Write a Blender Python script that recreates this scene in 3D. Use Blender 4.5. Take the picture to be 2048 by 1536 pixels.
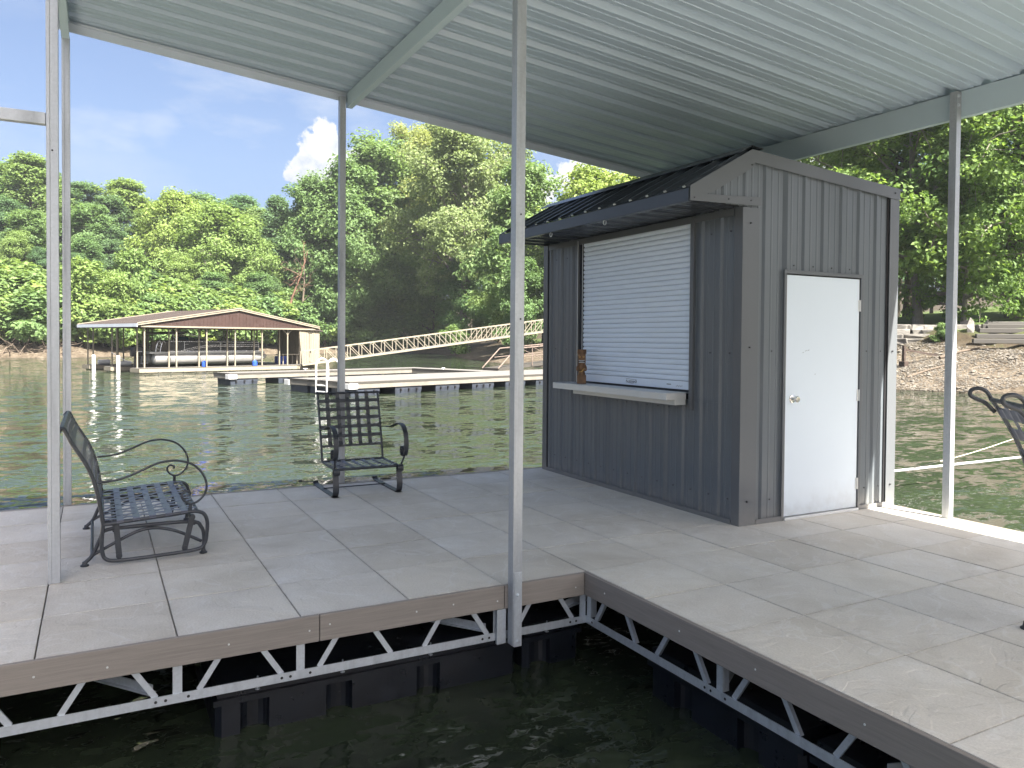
import bpy, math, random
import numpy as np
from mathutils import Vector, Matrix

for _o in list(bpy.data.objects):
    bpy.data.objects.remove(_o, do_unlink=True)
scene = bpy.context.scene
col = scene.collection
rad = math.radians

# ------------------------------------------------------------------ camera
CAM = Vector((-2.7955, -4.1943, 1.4922))
YAW, PITCH, ROLL = rad(28.3424), rad(-1.1981), rad(0.4631)
FPX, PCX, PCY = 1558.61, 1031.37, 713.16          # calibrated on a 2048 x 1536 picture
_f = Vector((math.sin(YAW) * math.cos(PITCH), math.cos(YAW) * math.cos(PITCH), math.sin(PITCH)))
_r = _f.cross(Vector((0, 0, 1))).normalized()
_u = _r.cross(_f)
CR = math.cos(ROLL) * _r + math.sin(ROLL) * _u
CU = -math.sin(ROLL) * _r + math.cos(ROLL) * _u
CF = _f
cam_data = bpy.data.cameras.new('camera')
cam_data.sensor_width = 36.0
cam_data.sensor_fit = 'HORIZONTAL'
cam_data.lens = FPX / 2048.0 * 36.0
cam_data.shift_x = (1024.0 - PCX) / 2048.0
cam_data.shift_y = (PCY - 768.0) / 2048.0
cam_data.clip_start = 0.05
cam_data.clip_end = 3000.0
cam = bpy.data.objects.new('camera', cam_data)
col.objects.link(cam)
cam.matrix_world = Matrix(((CR.x, CU.x, -CF.x, CAM.x), (CR.y, CU.y, -CF.y, CAM.y), (CR.z, CU.z, -CF.z, CAM.z), (0, 0, 0, 1)))
scene.camera = cam

def ray(u, v):
    return CF + CR * ((u - PCX) / FPX) + CU * ((PCY - v) / FPX)
def at_depth(u, v, d):
    return CAM + ray(u, v) * d
def at_z(u, v, z):
    d = ray(u, v)
    return CAM + d * ((z - CAM.z) / d.z)
def at_y(u, v, y):
    d = ray(u, v)
    return CAM + d * ((y - CAM.y) / d.y)

# ------------------------------------------------------------------ light
SUN_EL = rad(50.0)
SUN_DIR = Vector((0.138, -0.63, 0.766)).normalized()      # towards the sun
SUN_EL = math.asin(SUN_DIR.z)
SUN_AZ = math.atan2(SUN_DIR.x, SUN_DIR.y)
SKY_STRENGTH = 0.055
SUN_STRENGTH = 5.0
EXPOSURE = 2.47
world = bpy.data.worlds.new('World')
scene.world = world
world.use_nodes = True
wn, wl = world.node_tree.nodes, world.node_tree.links
wn.clear()
w_out = wn.new('ShaderNodeOutputWorld')
w_bg = wn.new('ShaderNodeBackground')
w_bg.inputs['Strength'].default_value = SKY_STRENGTH
sky = wn.new('ShaderNodeTexSky')
sky.sky_type = 'NISHITA'
sky.sun_disc = False
sky.sun_elevation = SUN_EL
sky.sun_rotation = SUN_AZ
sky.altitude = 250
sky.air_density = 0.72
sky.dust_density = 7.0
sky.ozone_density = 2.0
def wnode(t, **k):
    n = wn.new(t)
    for a, b in k.items():
        setattr(n, a, b)
    return n
def wmath(op, a, b=None, clamp=False):
    n = wnode('ShaderNodeMath', operation=op, use_clamp=clamp)
    for i, x in enumerate((a, b)):
        if x is None: continue
        if isinstance(x, (int, float)): n.inputs[i].default_value = x
        else: wl.new(x, n.inputs[i])
    return n.outputs[0]
w_tc = wnode('ShaderNodeTexCoord')
def wnoise(scale, detail, rough, stretch=(1, 1, 1), off=(0, 0, 0)):
    m = wnode('ShaderNodeMapping')
    m.inputs['Scale'].default_value = stretch
    m.inputs['Location'].default_value = off
    wl.new(w_tc.outputs['Generated'], m.inputs['Vector'])
    n = wnode('ShaderNodeTexNoise')
    n.inputs['Scale'].default_value = scale
    n.inputs['Detail'].default_value = detail
    n.inputs['Roughness'].default_value = rough
    wl.new(m.outputs[0], n.inputs['Vector'])
    return n.outputs['Fac']
def wblob(u, v, inner, outer):
    """soft disc of sky around one direction: 1 inside, 0 outside (angles in degrees)"""
    d = ray(u, v).normalized()
    n = wnode('ShaderNodeVectorMath', operation='DOT_PRODUCT')
    nn = wnode('ShaderNodeVectorMath', operation='NORMALIZE')
    wl.new(w_tc.outputs['Generated'], nn.inputs[0])
    wl.new(nn.outputs[0], n.inputs[0])
    n.inputs[1].default_value = d
    mr = wnode('ShaderNodeMapRange')
    mr.inputs['From Min'].default_value = math.cos(rad(outer))
    mr.inputs['From Max'].default_value = math.cos(rad(inner))
    wl.new(n.outputs['Value'], mr.inputs['Value'])
    return mr.outputs[0]
def wadd(*xs):
    o = xs[0]
    for x in xs[1:]:
        o = wmath('ADD', o, x)
    return o
# cumulus heads: lumps of sky directions, broken up by noise
def wedge(blob, noise, gain, edge, hard):
    v = wmath('ADD', blob, wmath('MULTIPLY', wmath('SUBTRACT', noise, 0.5), gain))
    v = wmath('MULTIPLY', wmath('SUBTRACT', v, edge), hard, True)
    return wmath('MULTIPLY', v, wmath('MULTIPLY', blob, 5.0, True))
def wmax(list_):
    o = None
    for q in list_:
        b = wblob(*q)
        o = b if o is None else wmath('MAXIMUM', o, b)
    return o
lm = wmax([(650, 268, 0.0, 1.5), (636, 300, 0.0, 1.9), (662, 330, 0.1, 2.3), (690, 336, 0.0, 2.0), (612, 332, 0.0, 1.4), (618, 360, 0.0, 2.0),
           (1085, 372, 0.0, 1.8), (1150, 355, 0.0, 1.9), (1200, 348, 0.0, 1.9), (1640, 330, 0.4, 3.0), (1980, 430, 1.0, 6.0)])
cum = wedge(lm, wnoise(34, 8, 0.66), 2.6, 0.46, 5.0)
# thin veils of high cloud all over the sky
n_veil = wnoise(2.6, 7, 0.58, (1.0, 1.0, 3.2), (0.7, 0.2, 0.1))
veil = wmath('MULTIPLY', wmath('SUBTRACT', n_veil, 0.50), 2.4, True)
wm = wmax([(165, 268, 0.0, 3.0), (240, 290, 0.0, 2.6), (735, 222, 0.0, 2.8), (640, 190, 0.0, 3.6), (480, 120, 0.0, 6.0), (320, 268, 0.0, 1.8)])
wisp = wmath('MULTIPLY', wedge(wm, wnoise(11, 7, 0.62, (1, 1, 3.0), (3, 1, 2)), 3.2, 0.50, 0.9), 0.50)
soft = wmath('MAXIMUM', wmath('MULTIPLY', veil, 0.60), wisp, True)
cl_rgb = wnode('ShaderNodeMix', data_type='RGBA')
cl_rgb.inputs[6].default_value = (2.45, 2.65, 3.0, 1)
cl_rgb.inputs[7].default_value = (4.0, 4.0, 4.0, 1)
n_sh = wnoise(30, 5, 0.6, (1, 1, 1), (5, 5, 5.03))
wl.new(wmath('MULTIPLY', wmath('SUBTRACT', n_sh, 0.36), 3.6, True), cl_rgb.inputs[0])
mx1 = wnode('ShaderNodeMix', data_type='RGBA')
wl.new(soft, mx1.inputs[0])
wl.new(sky.outputs[0], mx1.inputs[6])
mx1.inputs[7].default_value = (2.7, 2.95, 3.35, 1)
mx2 = wnode('ShaderNodeMix', data_type='RGBA')
wl.new(cum, mx2.inputs[0])
wl.new(mx1.outputs[2], mx2.inputs[6])
wl.new(cl_rgb.outputs[2], mx2.inputs[7])
wl.new(mx2.outputs[2], w_bg.inputs['Color'])
wl.new(w_bg.outputs[0], w_out.inputs['Surface'])

sun_data = bpy.data.lights.new('sun', 'SUN')
sun_data.energy = SUN_STRENGTH
sun_data.angle = rad(0.53)
sun_data.color = (1.0, 0.945, 0.84)
sun = bpy.data.objects.new('sun', sun_data)
col.objects.link(sun)
sun.rotation_euler = (-SUN_DIR).to_track_quat('-Z', 'Y').to_euler()
sun.location = (0, -20, 40)

scene.view_settings.view_transform = 'Standard'
scene.view_settings.look = 'None'
scene.view_settings.exposure = EXPOSURE
scene.view_settings.gamma = 1.0
scene.view_settings.use_curve_mapping = False
scene.render.engine = 'CYCLES'
scene.cycles.max_bounces = 8
scene.cycles.diffuse_bounces = 4
scene.cycles.glossy_bounces = 4
scene.cycles.transmission_bounces = 4
scene.cycles.use_denoising = True
scene.cycles.sample_clamp_indirect = 6.0

# ------------------------------------------------------------------ materials
class NT:
    def __init__(s, name):
        s.m = bpy.data.materials.new(name)
        s.m.use_nodes = True
        s.t = s.m.node_tree
        s.n, s.l = s.t.nodes, s.t.links
        s.b = s.n['Principled BSDF']
        s.out = s.n['Material Output']
        s._tc = None
    def node(s, t, **k):
        n = s.n.new(t)
        for a, b in k.items():
            setattr(n, a, b)
        return n
    def tc(s, which='Object'):
        if s._tc is None: s._tc = s.node('ShaderNodeTexCoord')
        return s._tc.outputs[which]
    def pos(s):
        return s.node('ShaderNodeNewGeometry').outputs['Position']
    def mapping(s, vec, scale=(1, 1, 1), loc=(0, 0, 0), rot=(0, 0, 0)):
        m = s.node('ShaderNodeMapping')
        m.inputs['Scale'].default_value = scale
        m.inputs['Location'].default_value = loc
        m.inputs['Rotation'].default_value = rot
        s.l.new(vec, m.inputs['Vector'])
        return m.outputs[0]
    def noise(s, vec, scale, detail=4, rough=0.55, dist=0.0, out='Fac'):
        n = s.node('ShaderNodeTexNoise')
        n.inputs['Scale'].default_value = scale
        n.inputs['Detail'].default_value = detail
        n.inputs['Roughness'].default_value = rough
        n.inputs['Distortion'].default_value = dist
        s.l.new(vec, n.inputs['Vector'])
        return n.outputs[out]
    def voronoi(s, vec, scale, feature='F1', out='Distance', rnd=1.0):
        n = s.node('ShaderNodeTexVoronoi', feature=feature)
        n.inputs['Scale'].default_value = scale
        n.inputs['Randomness'].default_value = rnd
        s.l.new(vec, n.inputs['Vector'])
        return n.outputs[out]
    def math(s, op, a, b=None, clamp=False):
        n = s.node('ShaderNodeMath', operation=op, use_clamp=clamp)
        for i, x in enumerate((a, b)):
            if x is None: continue
            if isinstance(x, (int, float)): n.inputs[i].default_value = x
            else: s.l.new(x, n.inputs[i])
        return n.outputs[0]
    def vadd(s, a, b):
        n = s.node('ShaderNodeVectorMath', operation='ADD')
        for i, x in enumerate((a, b)):
            if isinstance(x, tuple): n.inputs[i].default_value = x
            else: s.l.new(x, n.inputs[i])
        return n.outputs[0]
    def ramp(s, fac, stops, interp='LINEAR'):
        r = s.node('ShaderNodeValToRGB')
        r.color_ramp.interpolation = interp
        e = r.color_ramp.elements
        while len(e) < len(stops): e.new(0.5)
        for i, (p, c) in enumerate(stops):
            e[i].position = p
            e[i].color = (c, c, c, 1) if isinstance(c, (int, float)) else (*c, 1)
        s.l.new(fac, r.inputs['Fac'])
        return r.outputs['Color']
    def mix(s, fac, a, b, blend='MIX'):
        n = s.node('ShaderNodeMix', data_type='RGBA', blend_type=blend)
        if isinstance(fac, (int, float)): n.inputs[0].default_value = fac
        else: s.l.new(fac, n.inputs[0])
        for i, x in ((6, a), (7, b)):
            if isinstance(x, tuple): n.inputs[i].default_value = (*x[:3], 1)
            else: s.l.new(x, n.inputs[i])
        return n.outputs[2]
    def bump(s, height, strength=0.3, dist=0.01, normal=None):
        n = s.node('ShaderNodeBump')
        n.inputs['Strength'].default_value = strength
        n.inputs['Distance'].default_value = dist
        s.l.new(height, n.inputs['Height'])
        if normal is not None: s.l.new(normal, n.inputs['Normal'])
        return n.outputs[0]
    def set(s, color=None, rough=None, metal=None, normal=None, spec=None):
        for key, x in (('Base Color', color), ('Roughness', rough), ('Metallic', metal), ('Normal', normal), ('Specular IOR Level', spec)):
            if x is None: continue
            if isinstance(x, (int, float)): s.b.inputs[key].default_value = x
            elif isinstance(x, tuple): s.b.inputs[key].default_value = (*x[:3], 1)
            else: s.l.new(x, s.b.inputs[key])
        return s
    def rnd(s):
        return s.node('ShaderNodeObjectInfo').outputs['Random']

def plain(name, c, rough=0.5, metal=0.0, var=0.12, scale=6.0, bump=0.0, spec=None):
    t = NT(name)
    n = t.noise(t.pos(), scale, 5, 0.6)
    lo = tuple(x * (1 - var) for x in c)
    hi = tuple(min(1, x * (1 + var)) for x in c)
    t.set(color=t.ramp(n, [(0.3, lo), (0.7, hi)]), metal=metal, spec=spec)
    r = t.ramp(t.noise(t.pos(), scale * 2.3, 4), [(0.3, max(0.02, rough - 0.08)), (0.7, min(1, rough + 0.08))])
    t.l.new(r, t.b.inputs['Roughness'])
    if bump:
        t.set(normal=t.bump(t.noise(t.pos(), scale * 8, 4), bump, 0.004))
    return t.m

def m_galv(name, c=(0.58, 0.62, 0.66), rough=0.38, metal=0.65):
    t = NT(name)
    p = t.pos()
    sp = t.voronoi(p, 70, 'F1', 'Color')
    bw = t.node('ShaderNodeRGBToBW'); t.l.new(sp, bw.inputs[0])
    spang = t.ramp(bw.outputs[0], [(0.2, 0.95), (0.8, 1.03)])
    st = t.noise(t.mapping(p, (5, 5, 0.5)), 2.0, 4, 0.55)
    stain = t.ramp(st, [(0.28, 0.78), (0.50, 1.0), (0.8, 1.08)])
    colr = t.mix(1.0, t.mix(1.0, c, spang, 'MULTIPLY'), stain, 'MULTIPLY')
    t.set(color=colr, metal=metal)
    t.l.new(t.ramp(st, [(0.3, rough + 0.16), (0.7, rough - 0.06)]), t.b.inputs['Roughness'])
    t.set(normal=t.bump(t.noise(p, 22, 4), 0.06, 0.01))
    return t.m

def m_tile():
    t = NT('paving_tile')
    oi = t.node('ShaderNodeObjectInfo')
    cmb = t.node('ShaderNodeCombineXYZ')
    t.l.new(t.math('MULTIPLY', oi.outputs['Random'], 37.0), cmb.inputs[0])
    t.l.new(t.math('MULTIPLY', oi.outputs['Random'], 91.0), cmb.inputs[1])
    v = t.vadd(t.tc('Object'), cmb.outputs[0])
    big = t.noise(v, 2.2, 6, 0.62, 0.6)
    fine = t.noise(v, 95, 5, 0.7)
    base = t.ramp(big, [(0.25, (0.55, 0.515, 0.455)), (0.48, (0.62, 0.585, 0.525)), (0.63, (0.65, 0.62, 0.565)), (0.80, (0.72, 0.695, 0.65))])
    base = t.mix(1.0, base, t.ramp(fine, [(0.25, 0.82), (0.75, 1.12)]), 'MULTIPLY')
    base = t.mix(1.0, base, t.ramp(oi.outputs['Random'], [(0.0, (0.91, 0.895, 0.87)), (0.35, (1.0, 0.985, 0.955)), (0.7, (0.97, 0.975, 0.985)), (1.0, (1.05, 1.04, 1.01))]), 'MULTIPLY')
    sep = t.node('ShaderNodeSeparateXYZ'); t.l.new(t.tc('Object'), sep.inputs[0])
    edge = t.math('MAXIMUM', t.math('ABSOLUTE', sep.outputs[0]), t.math('ABSOLUTE', sep.outputs[1]))
    edge = t.math('ADD', edge, t.math('MULTIPLY', t.math('SUBTRACT', t.noise(v, 14, 4, 0.6), 0.5), 0.02))
    dirt = t.ramp(t.math('MULTIPLY', edge, 1.0 / 0.305), [(0.90, 1.0), (0.975, 0.95), (0.995, 0.74)])
    base = t.mix(1.0, base, dirt, 'MULTIPLY')
    stain = t.ramp(t.noise(t.pos(), 1.3, 5, 0.6, 0.5), [(0.30, (0.86, 0.85, 0.83)), (0.52, (1.0, 1.0, 1.0)), (0.75, (1.05, 1.04, 1.02))])
    base = t.mix(1.0, base, stain, 'MULTIPLY')
    # pale wandering veins of the cast slate relief
    wv = t.noise(v, 1.6, 3, 0.5, 1.6)
    vein = t.ramp(wv, [(0.485, 0.0), (0.5, 1.0), (0.515, 0.0)])
    base = t.mix(t.math('MULTIPLY', vein, 0.30), base, (0.72, 0.71, 0.69))
    layer = t.ramp(t.noise(v, 3.1, 2, 0.45, 1.2), [(0.40, 0.0), (0.43, 0.35), (0.55, 0.4), (0.57, 0.75), (0.7, 1.0)])
    h = t.math('ADD', t.math('MULTIPLY', layer, 0.55), t.math('MULTIPLY', fine, 0.25))
    h = t.math('ADD', h, t.math('MULTIPLY', t.noise(t.mapping(v, (3, 14, 1)), 3, 4), 0.25))
    t.set(color=base, rough=0.72, normal=t.bump(h, 0.8, 0.010), spec=0.35)
    return t.m

def m_board(name, c=(0.235, 0.208, 0.182), along='x'):
    t = NT(name)
    p = t.pos()
    sc = (1.2, 30, 30) if along == 'x' else (30, 1.2, 30)
    g = t.noise(t.mapping(p, sc), 3.0, 5, 0.65, 0.4)
    lo, hi = tuple(x * 0.84 for x in c), tuple(x * 1.14 for x in c)
    t.set(color=t.ramp(g, [(0.25, lo), (0.75, hi)]), rough=0.62, normal=t.bump(g, 0.35, 0.004))
    return t.m

def m_paint(name, c, rough=0.38, dirt=0.12, streak=True, spec=0.5):
    t = NT(name)
    p = t.pos()
    n1 = t.noise(t.mapping(p, (2.5, 2.5, 0.5) if streak else (2, 2, 2)), 1.2, 3, 0.5)
    n2 = t.noise(p, 1.1, 4, 0.5)
    k = t.math('MULTIPLY', t.math('ADD', n1, n2), 0.5)
    lo, hi = tuple(x * (1 - dirt) for x in c), tuple(min(1, x * (1 + dirt)) for x in c)
    t.set(color=t.ramp(k, [(0.35, lo), (0.65, hi)]), spec=spec)
    t.l.new(t.ramp(n1, [(0.3, rough - 0.06), (0.7, rough + 0.1)]), t.b.inputs['Roughness'])
    t.set(normal=t.bump(t.noise(t.mapping(p, (1, 1, 0.35)), 1.6, 1), 0.05, 0.02))
    return t.m

def splash(t, c):
    """dried splash dust in the lowest hand's breadth above the deck"""
    sp = t.node('ShaderNodeSeparateXYZ'); t.l.new(t.pos(), sp.inputs[0])
    hgt = t.math('ADD', sp.outputs[2], t.math('MULTIPLY', t.math('SUBTRACT', t.noise(t.pos(), 9, 5, 0.65), 0.5), 0.30))
    amt = t.ramp(hgt, [(0.0, 0.42), (0.16, 0.10), (0.30, 0.0)])
    return t.mix(amt, c, (0.26, 0.245, 0.22))

def m_steel(name, c, rough=0.38, dirt=0.05, streak=True):
    """clean painted sheet steel, a little dust near the ground edge of each panel"""
    t = NT(name)
    n = t.noise(t.pos(), 0.9, 3, 0.5)
    fine = t.noise(t.pos(), 40, 3, 0.6)
    k = t.math('ADD', t.math('MULTIPLY', n, 0.8), t.math('MULTIPLY', fine, 0.2))
    cc = t.ramp(k, [(0.35, tuple(x * (1 - dirt) for x in c)), (0.65, tuple(x * (1 + dirt) for x in c))])
    t.set(color=splash(t, cc), rough=rough, spec=0.5)
    return t.m

def m_leaf(name, dark, light, trans=0.5, hue_var=0.02):
    t = NT(name)
    g = t.node('ShaderNodeNewGeometry')
    oi = t.rnd()
    c = t.ramp(g.outputs['Random Per Island'], [(0.0, dark), (0.55, tuple((a + b) / 2 for a, b in zip(dark, light))), (1.0, light)])
    c = t.mix(1.0, c, t.ramp(oi, [(0.0, (0.82, 0.90, 0.95)), (0.5, (1.0, 1.0, 1.0)), (1.0, (1.22, 1.12, 0.90))]), 'MULTIPLY')
    t.set(color=c, rough=0.55, spec=0.3)
    tr = t.node('ShaderNodeBsdfTranslucent')
    t.l.new(t.mix(1.0, c, (1.2, 1.2, 0.75), 'MULTIPLY'), tr.inputs['Color'])
    mx = t.node('ShaderNodeMixShader')
    mx.inputs[0].default_value = trans
    t.l.new(t.b.outputs[0], mx.inputs[1]); t.l.new(tr.outputs[0], mx.inputs[2])
    t.l.new(mx.outputs[0], t.out.inputs['Surface'])
    return t.m

def m_bark(name, c, pale=None):
    t = NT(name)
    p = t.tc('Object')
    n = t.noise(t.mapping(p, (6, 6, 1.4)), 2.4, 6, 0.7)
    stops = [(0.3, tuple(x * 0.6 for x in c)), (0.65, c)]
    if pale: stops.append((0.72, pale))
    t.set(color=t.ramp(n, stops), rough=0.85, normal=t.bump(n, 0.6, 0.03), spec=0.2)
    return t.m

def m_water():
    """murky lake: wavelet facets come from vector noise, so they keep their slope at any distance"""
    t = NT('lake_water')
    p = t.pos()
    gust = t.ramp(t.noise(t.mapping(p, (0.5, 1, 1), rot=(0, 0, rad(-20))), 0.13, 3, 0.55), [(0.33, 0.75), (0.66, 1.2)])
    vec = None
    for scale, stretch, rot, k, det in ((0.9, (0.55, 1.0, 1), -20, 0.50, 1), (2.8, (0.6, 1.15, 1), -8, 0.90, 2), (7.5, (0.7, 1.25, 1), 12, 0.70, 2), (17.0, (0.8, 1.2, 1), 30, 0.35, 1)):
        n = t.noise(t.mapping(p, stretch, rot=(0, 0, rad(rot))), scale, det, 0.5, 0.5, 'Color')
        sub = t.node('ShaderNodeVectorMath', operation='SUBTRACT'); t.l.new(n, sub.inputs[0]); sub.inputs[1].default_value = (0.5, 0.5, 0.5)
        mul = t.node('ShaderNodeVectorMath', operation='MULTIPLY'); t.l.new(sub.outputs[0], mul.inputs[0]); mul.inputs[1].default_value = (k * 0.75, k, 0.0)
        vec = mul.outputs[0] if vec is None else t.vadd(vec, mul.outputs[0])
    gm = t.node('ShaderNodeVectorMath', operation='SCALE'); t.l.new(vec, gm.inputs[0]); t.l.new(gust, gm.inputs['Scale'])
    nn = t.node('ShaderNodeVectorMath', operation='NORMALIZE'); t.l.new(t.vadd(gm.outputs[0], (0.0, 0.0, 1.0)), nn.inputs[0])
    murk = t.noise(p, 0.05, 3, 0.5)
    t.set(color=t.ramp(murk, [(0.3, (0.020, 0.028, 0.017)), (0.7, (0.024, 0.032, 0.019))]), rough=0.03, spec=0.5)
    t.b.inputs['IOR'].default_value = 1.333
    t.l.new(nn.outputs[0], t.b.inputs['Normal'])
    return t.m

def m_ground():
    t = NT('shore_ground')
    p = t.pos()
    at = t.node('ShaderNodeAttribute'); at.attribute_name = 'inland'
    lw = t.node('ShaderNodeAttribute'); lw.attribute_name = 'lawn'
    d = t.math('ADD', at.outputs['Fac'], t.math('MULTIPLY', t.math('SUBTRACT', t.noise(p, 0.35, 5, 0.65), 0.5), 5.0))
    peb = t.voronoi(p, 5.5, 'F1', 'Color')
    bw = t.node('ShaderNodeRGBToBW'); t.l.new(peb, bw.inputs[0])
    grav = t.ramp(bw.outputs[0], [(0.1, (0.050, 0.040, 0.030)), (0.45, (0.092, 0.078, 0.060)), (0.75, (0.125, 0.108, 0.086)), (1.0, (0.165, 0.148, 0.124))])
    grav = t.mix(1.0, grav, t.ramp(t.noise(p, 0.6, 5, 0.6), [(0.3, (0.72, 0.66, 0.60)), (0.7, (1.1, 1.05, 1.0))]), 'MULTIPLY')
    litter = t.ramp(t.noise(p, 1.7, 6, 0.7), [(0.3, (0.020, 0.016, 0.010)), (0.55, (0.045, 0.034, 0.021)), (0.75, (0.040, 0.048, 0.016))])
    grass = t.ramp(t.noise(p, 2.5, 6, 0.75), [(0.25, (0.040, 0.066, 0.016)), (0.6, (0.064, 0.092, 0.024)), (0.85, (0.100, 0.110, 0.036))])
    upland = t.mix(lw.outputs['Fac'], litter, grass)
    c = t.mix(t.ramp(t.math('MULTIPLY', d, 0.1), [(0.50, 0.0), (0.86, 1.0)]), grav, upland)
    wet = t.ramp(t.math('MULTIPLY', at.outputs['Fac'], 0.5), [(0.02, 0.45), (0.30, 1.0)])
    c = t.mix(1.0, c, wet, 'MULTIPLY')
    hh = t.math('ADD', t.math('MULTIPLY', bw.outputs[0], 0.5), t.noise(p, 1.4, 6, 0.7))
    t.set(color=c, rough=0.9, normal=t.bump(hh, 0.7, 0.12), spec=0.2)
    return t.m

M = {}
M['galv'] = m_galv('galvanised_steel')
M['galv_post'] = m_galv('galvanised_post', (0.42, 0.44, 0.465), 0.45, 0.55)
M['beam'] = m_steel('painted_beam', (0.47, 0.57, 0.63), 0.42, 0.03)
M['roof'] = m_steel('roof_underside', (0.385, 0.47, 0.565), 0.33, 0.025)
M['trim_white'] = m_paint('roof_trim', (0.54, 0.59, 0.66), 0.42, 0.06, False)
M['tile'] = m_tile()
M['board_x'] = m_board('fascia_board_x', along='x')
M['board_y'] = m_board('fascia_board_y', along='y')
M['float'] = plain('float_plastic', (0.007, 0.009, 0.013), 0.34, 0, 0.35, 5.0, 0.15)
M['hut'] = m_steel('charcoal_steel', (0.114, 0.130, 0.146), 0.30, 0.045)
M['hut_roof'] = m_steel('charcoal_roof', (0.036, 0.041, 0.050), 0.26, 0.05)
M['hut_trim'] = m_steel('charcoal_trim', (0.104, 0.112, 0.122), 0.34, 0.05, False)
M['dark'] = plain('dark_gap', (0.012, 0.012, 0.014), 0.6)  # near-black: shade of gaps and recesses put into the colour
M['screw'] = plain('dark_screw', (0.05, 0.05, 0.05), 0.4, 0.5)
M['door'] = m_steel('white_door', (0.63, 0.70, 0.765), 0.40, 0.02)
M['shutter'] = m_paint('shutter_slat', (0.74, 0.81, 0.90), 0.34, 0.03, False)
M['alu'] = plain('brushed_aluminium', (0.66, 0.67, 0.66), 0.42, 0.5, 0.05, 3.0)
M['chrome'] = plain('chrome', (0.70, 0.68, 0.65), 0.12, 1.0, 0.04)
M['iron'] = plain('wrought_iron', (0.034, 0.038, 0.045), 0.42, 0.0, 0.25, 14, 0.08)
M['strap'] = plain('woven_metal_strap', (0.115, 0.122, 0.165), 0.36, 0.15, 0.2, 14, 0.05)  # lighter, bluish iron with the sky's reflection put into its colour
M['water'] = m_water()
M['ground'] = m_ground()
M['rock'] = plain('limestone', (0.140, 0.131, 0.118), 0.85, 0, 0.45, 2.2, 0.5)
M['pebble'] = plain('pebble', (0.110, 0.098, 0.082), 0.85, 0, 0.5, 1.6, 0.4)
M['timber'] = m_board('grey_timber', (0.045, 0.041, 0.036))  # tree shade on the steps is put into this dark colour
M['rust'] = plain('rusty_steel', (0.045, 0.030, 0.024), 0.8, 0.2, 0.4, 9, 0.3)
M['rust_pale'] = plain('weathered_rail', (0.133, 0.101, 0.084), 0.75, 0.1, 0.3, 5)
M['cream'] = plain('cream_paint', (0.205, 0.182, 0.140), 0.55, 0, 0.10, 1.5)
M['cream_dirty'] = plain('cream_float', (0.112, 0.101, 0.079), 0.7, 0, 0.5, 2.2)
M['redbrown'] = plain('red_brown_cladding', (0.036, 0.019, 0.016), 0.5, 0, 0.10, 1.5)
M['redroof'] = plain('red_brown_roof', (0.044, 0.034, 0.031), 0.55, 0, 0.10, 1.2)
M['white'] = plain('white_plastic', (0.527, 0.527, 0.527), 0.4, 0, 0.05)
M['blue'] = plain('blue_plastic', (0.02, 0.07, 0.42), 0.4, 0, 0.1)
M['black'] = plain('black_vinyl', (0.012, 0.012, 0.014), 0.35, 0, 0.2)
M['pontoon'] = plain('pontoon_aluminium', (0.288, 0.288, 0.280), 0.4, 0.5, 0.12, 2.0)
M['silver'] = plain('silver_rail', (0.70, 0.70, 0.70), 0.25, 0.8, 0.05)
M['teal'] = plain('teal_cover', (0.01, 0.12, 0.16), 0.6)
M['deckgrey'] = plain('composite_deck', (0.132, 0.126, 0.120), 0.7, 0, 0.10, 1.2)
M['deckside'] = plain('weathered_side', (0.150, 0.139, 0.120), 0.75, 0, 0.18, 2.0)
M['navyfloat'] = plain('navy_float', (0.030, 0.036, 0.05), 0.5, 0, 0.35, 2.5)
M['rope'] = plain('rope', (0.5, 0.48, 0.4), 0.8, 0, 0.1, 30)
M['wood_tiki'] = plain('carved_wood', (0.17, 0.085, 0.035), 0.45, 0, 0.45, 18, 0.3)
M['wood_pale'] = plain('pale_carving', (0.42, 0.25, 0.08), 0.45, 0, 0.3, 18, 0.2)
M['bark'] = m_bark('brown_bark', (0.10, 0.08, 0.062))
M['bark_pale'] = m_bark('pale_bark', (0.22, 0.20, 0.17), (0.46, 0.44, 0.39))
M['bark_red'] = m_bark('reddish_bark', (0.15, 0.085, 0.06))
M['twig'] = plain('dry_twig', (0.098, 0.075, 0.056), 0.9, 0, 0.3)
M['leaf_mid'] = m_leaf('leaf_mid', (0.110, 0.177, 0.067), (0.189, 0.281, 0.110))
M['leaf_dark'] = m_leaf('leaf_dark', (0.085, 0.149, 0.071), (0.146, 0.232, 0.110))
M['leaf_yellow'] = m_leaf('leaf_yellow', (0.152, 0.226, 0.063), (0.238, 0.323, 0.110), 0.5)
M['leaf_syc'] = m_leaf('leaf_sycamore', (0.183, 0.232, 0.091), (0.293, 0.348, 0.159), 0.5)
M['leaf_oak'] = m_leaf('leaf_oak', (0.085, 0.156, 0.044), (0.183, 0.281, 0.081), 0.5)
M['leaf_dry'] = m_leaf('leaf_dry', (0.10, 0.09, 0.03), (0.22, 0.20, 0.07), 0.35)

# ------------------------------------------------------------------ building helpers
def V3(*a):
    return Vector(a[0]) if len(a) == 1 else Vector(a)

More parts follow.
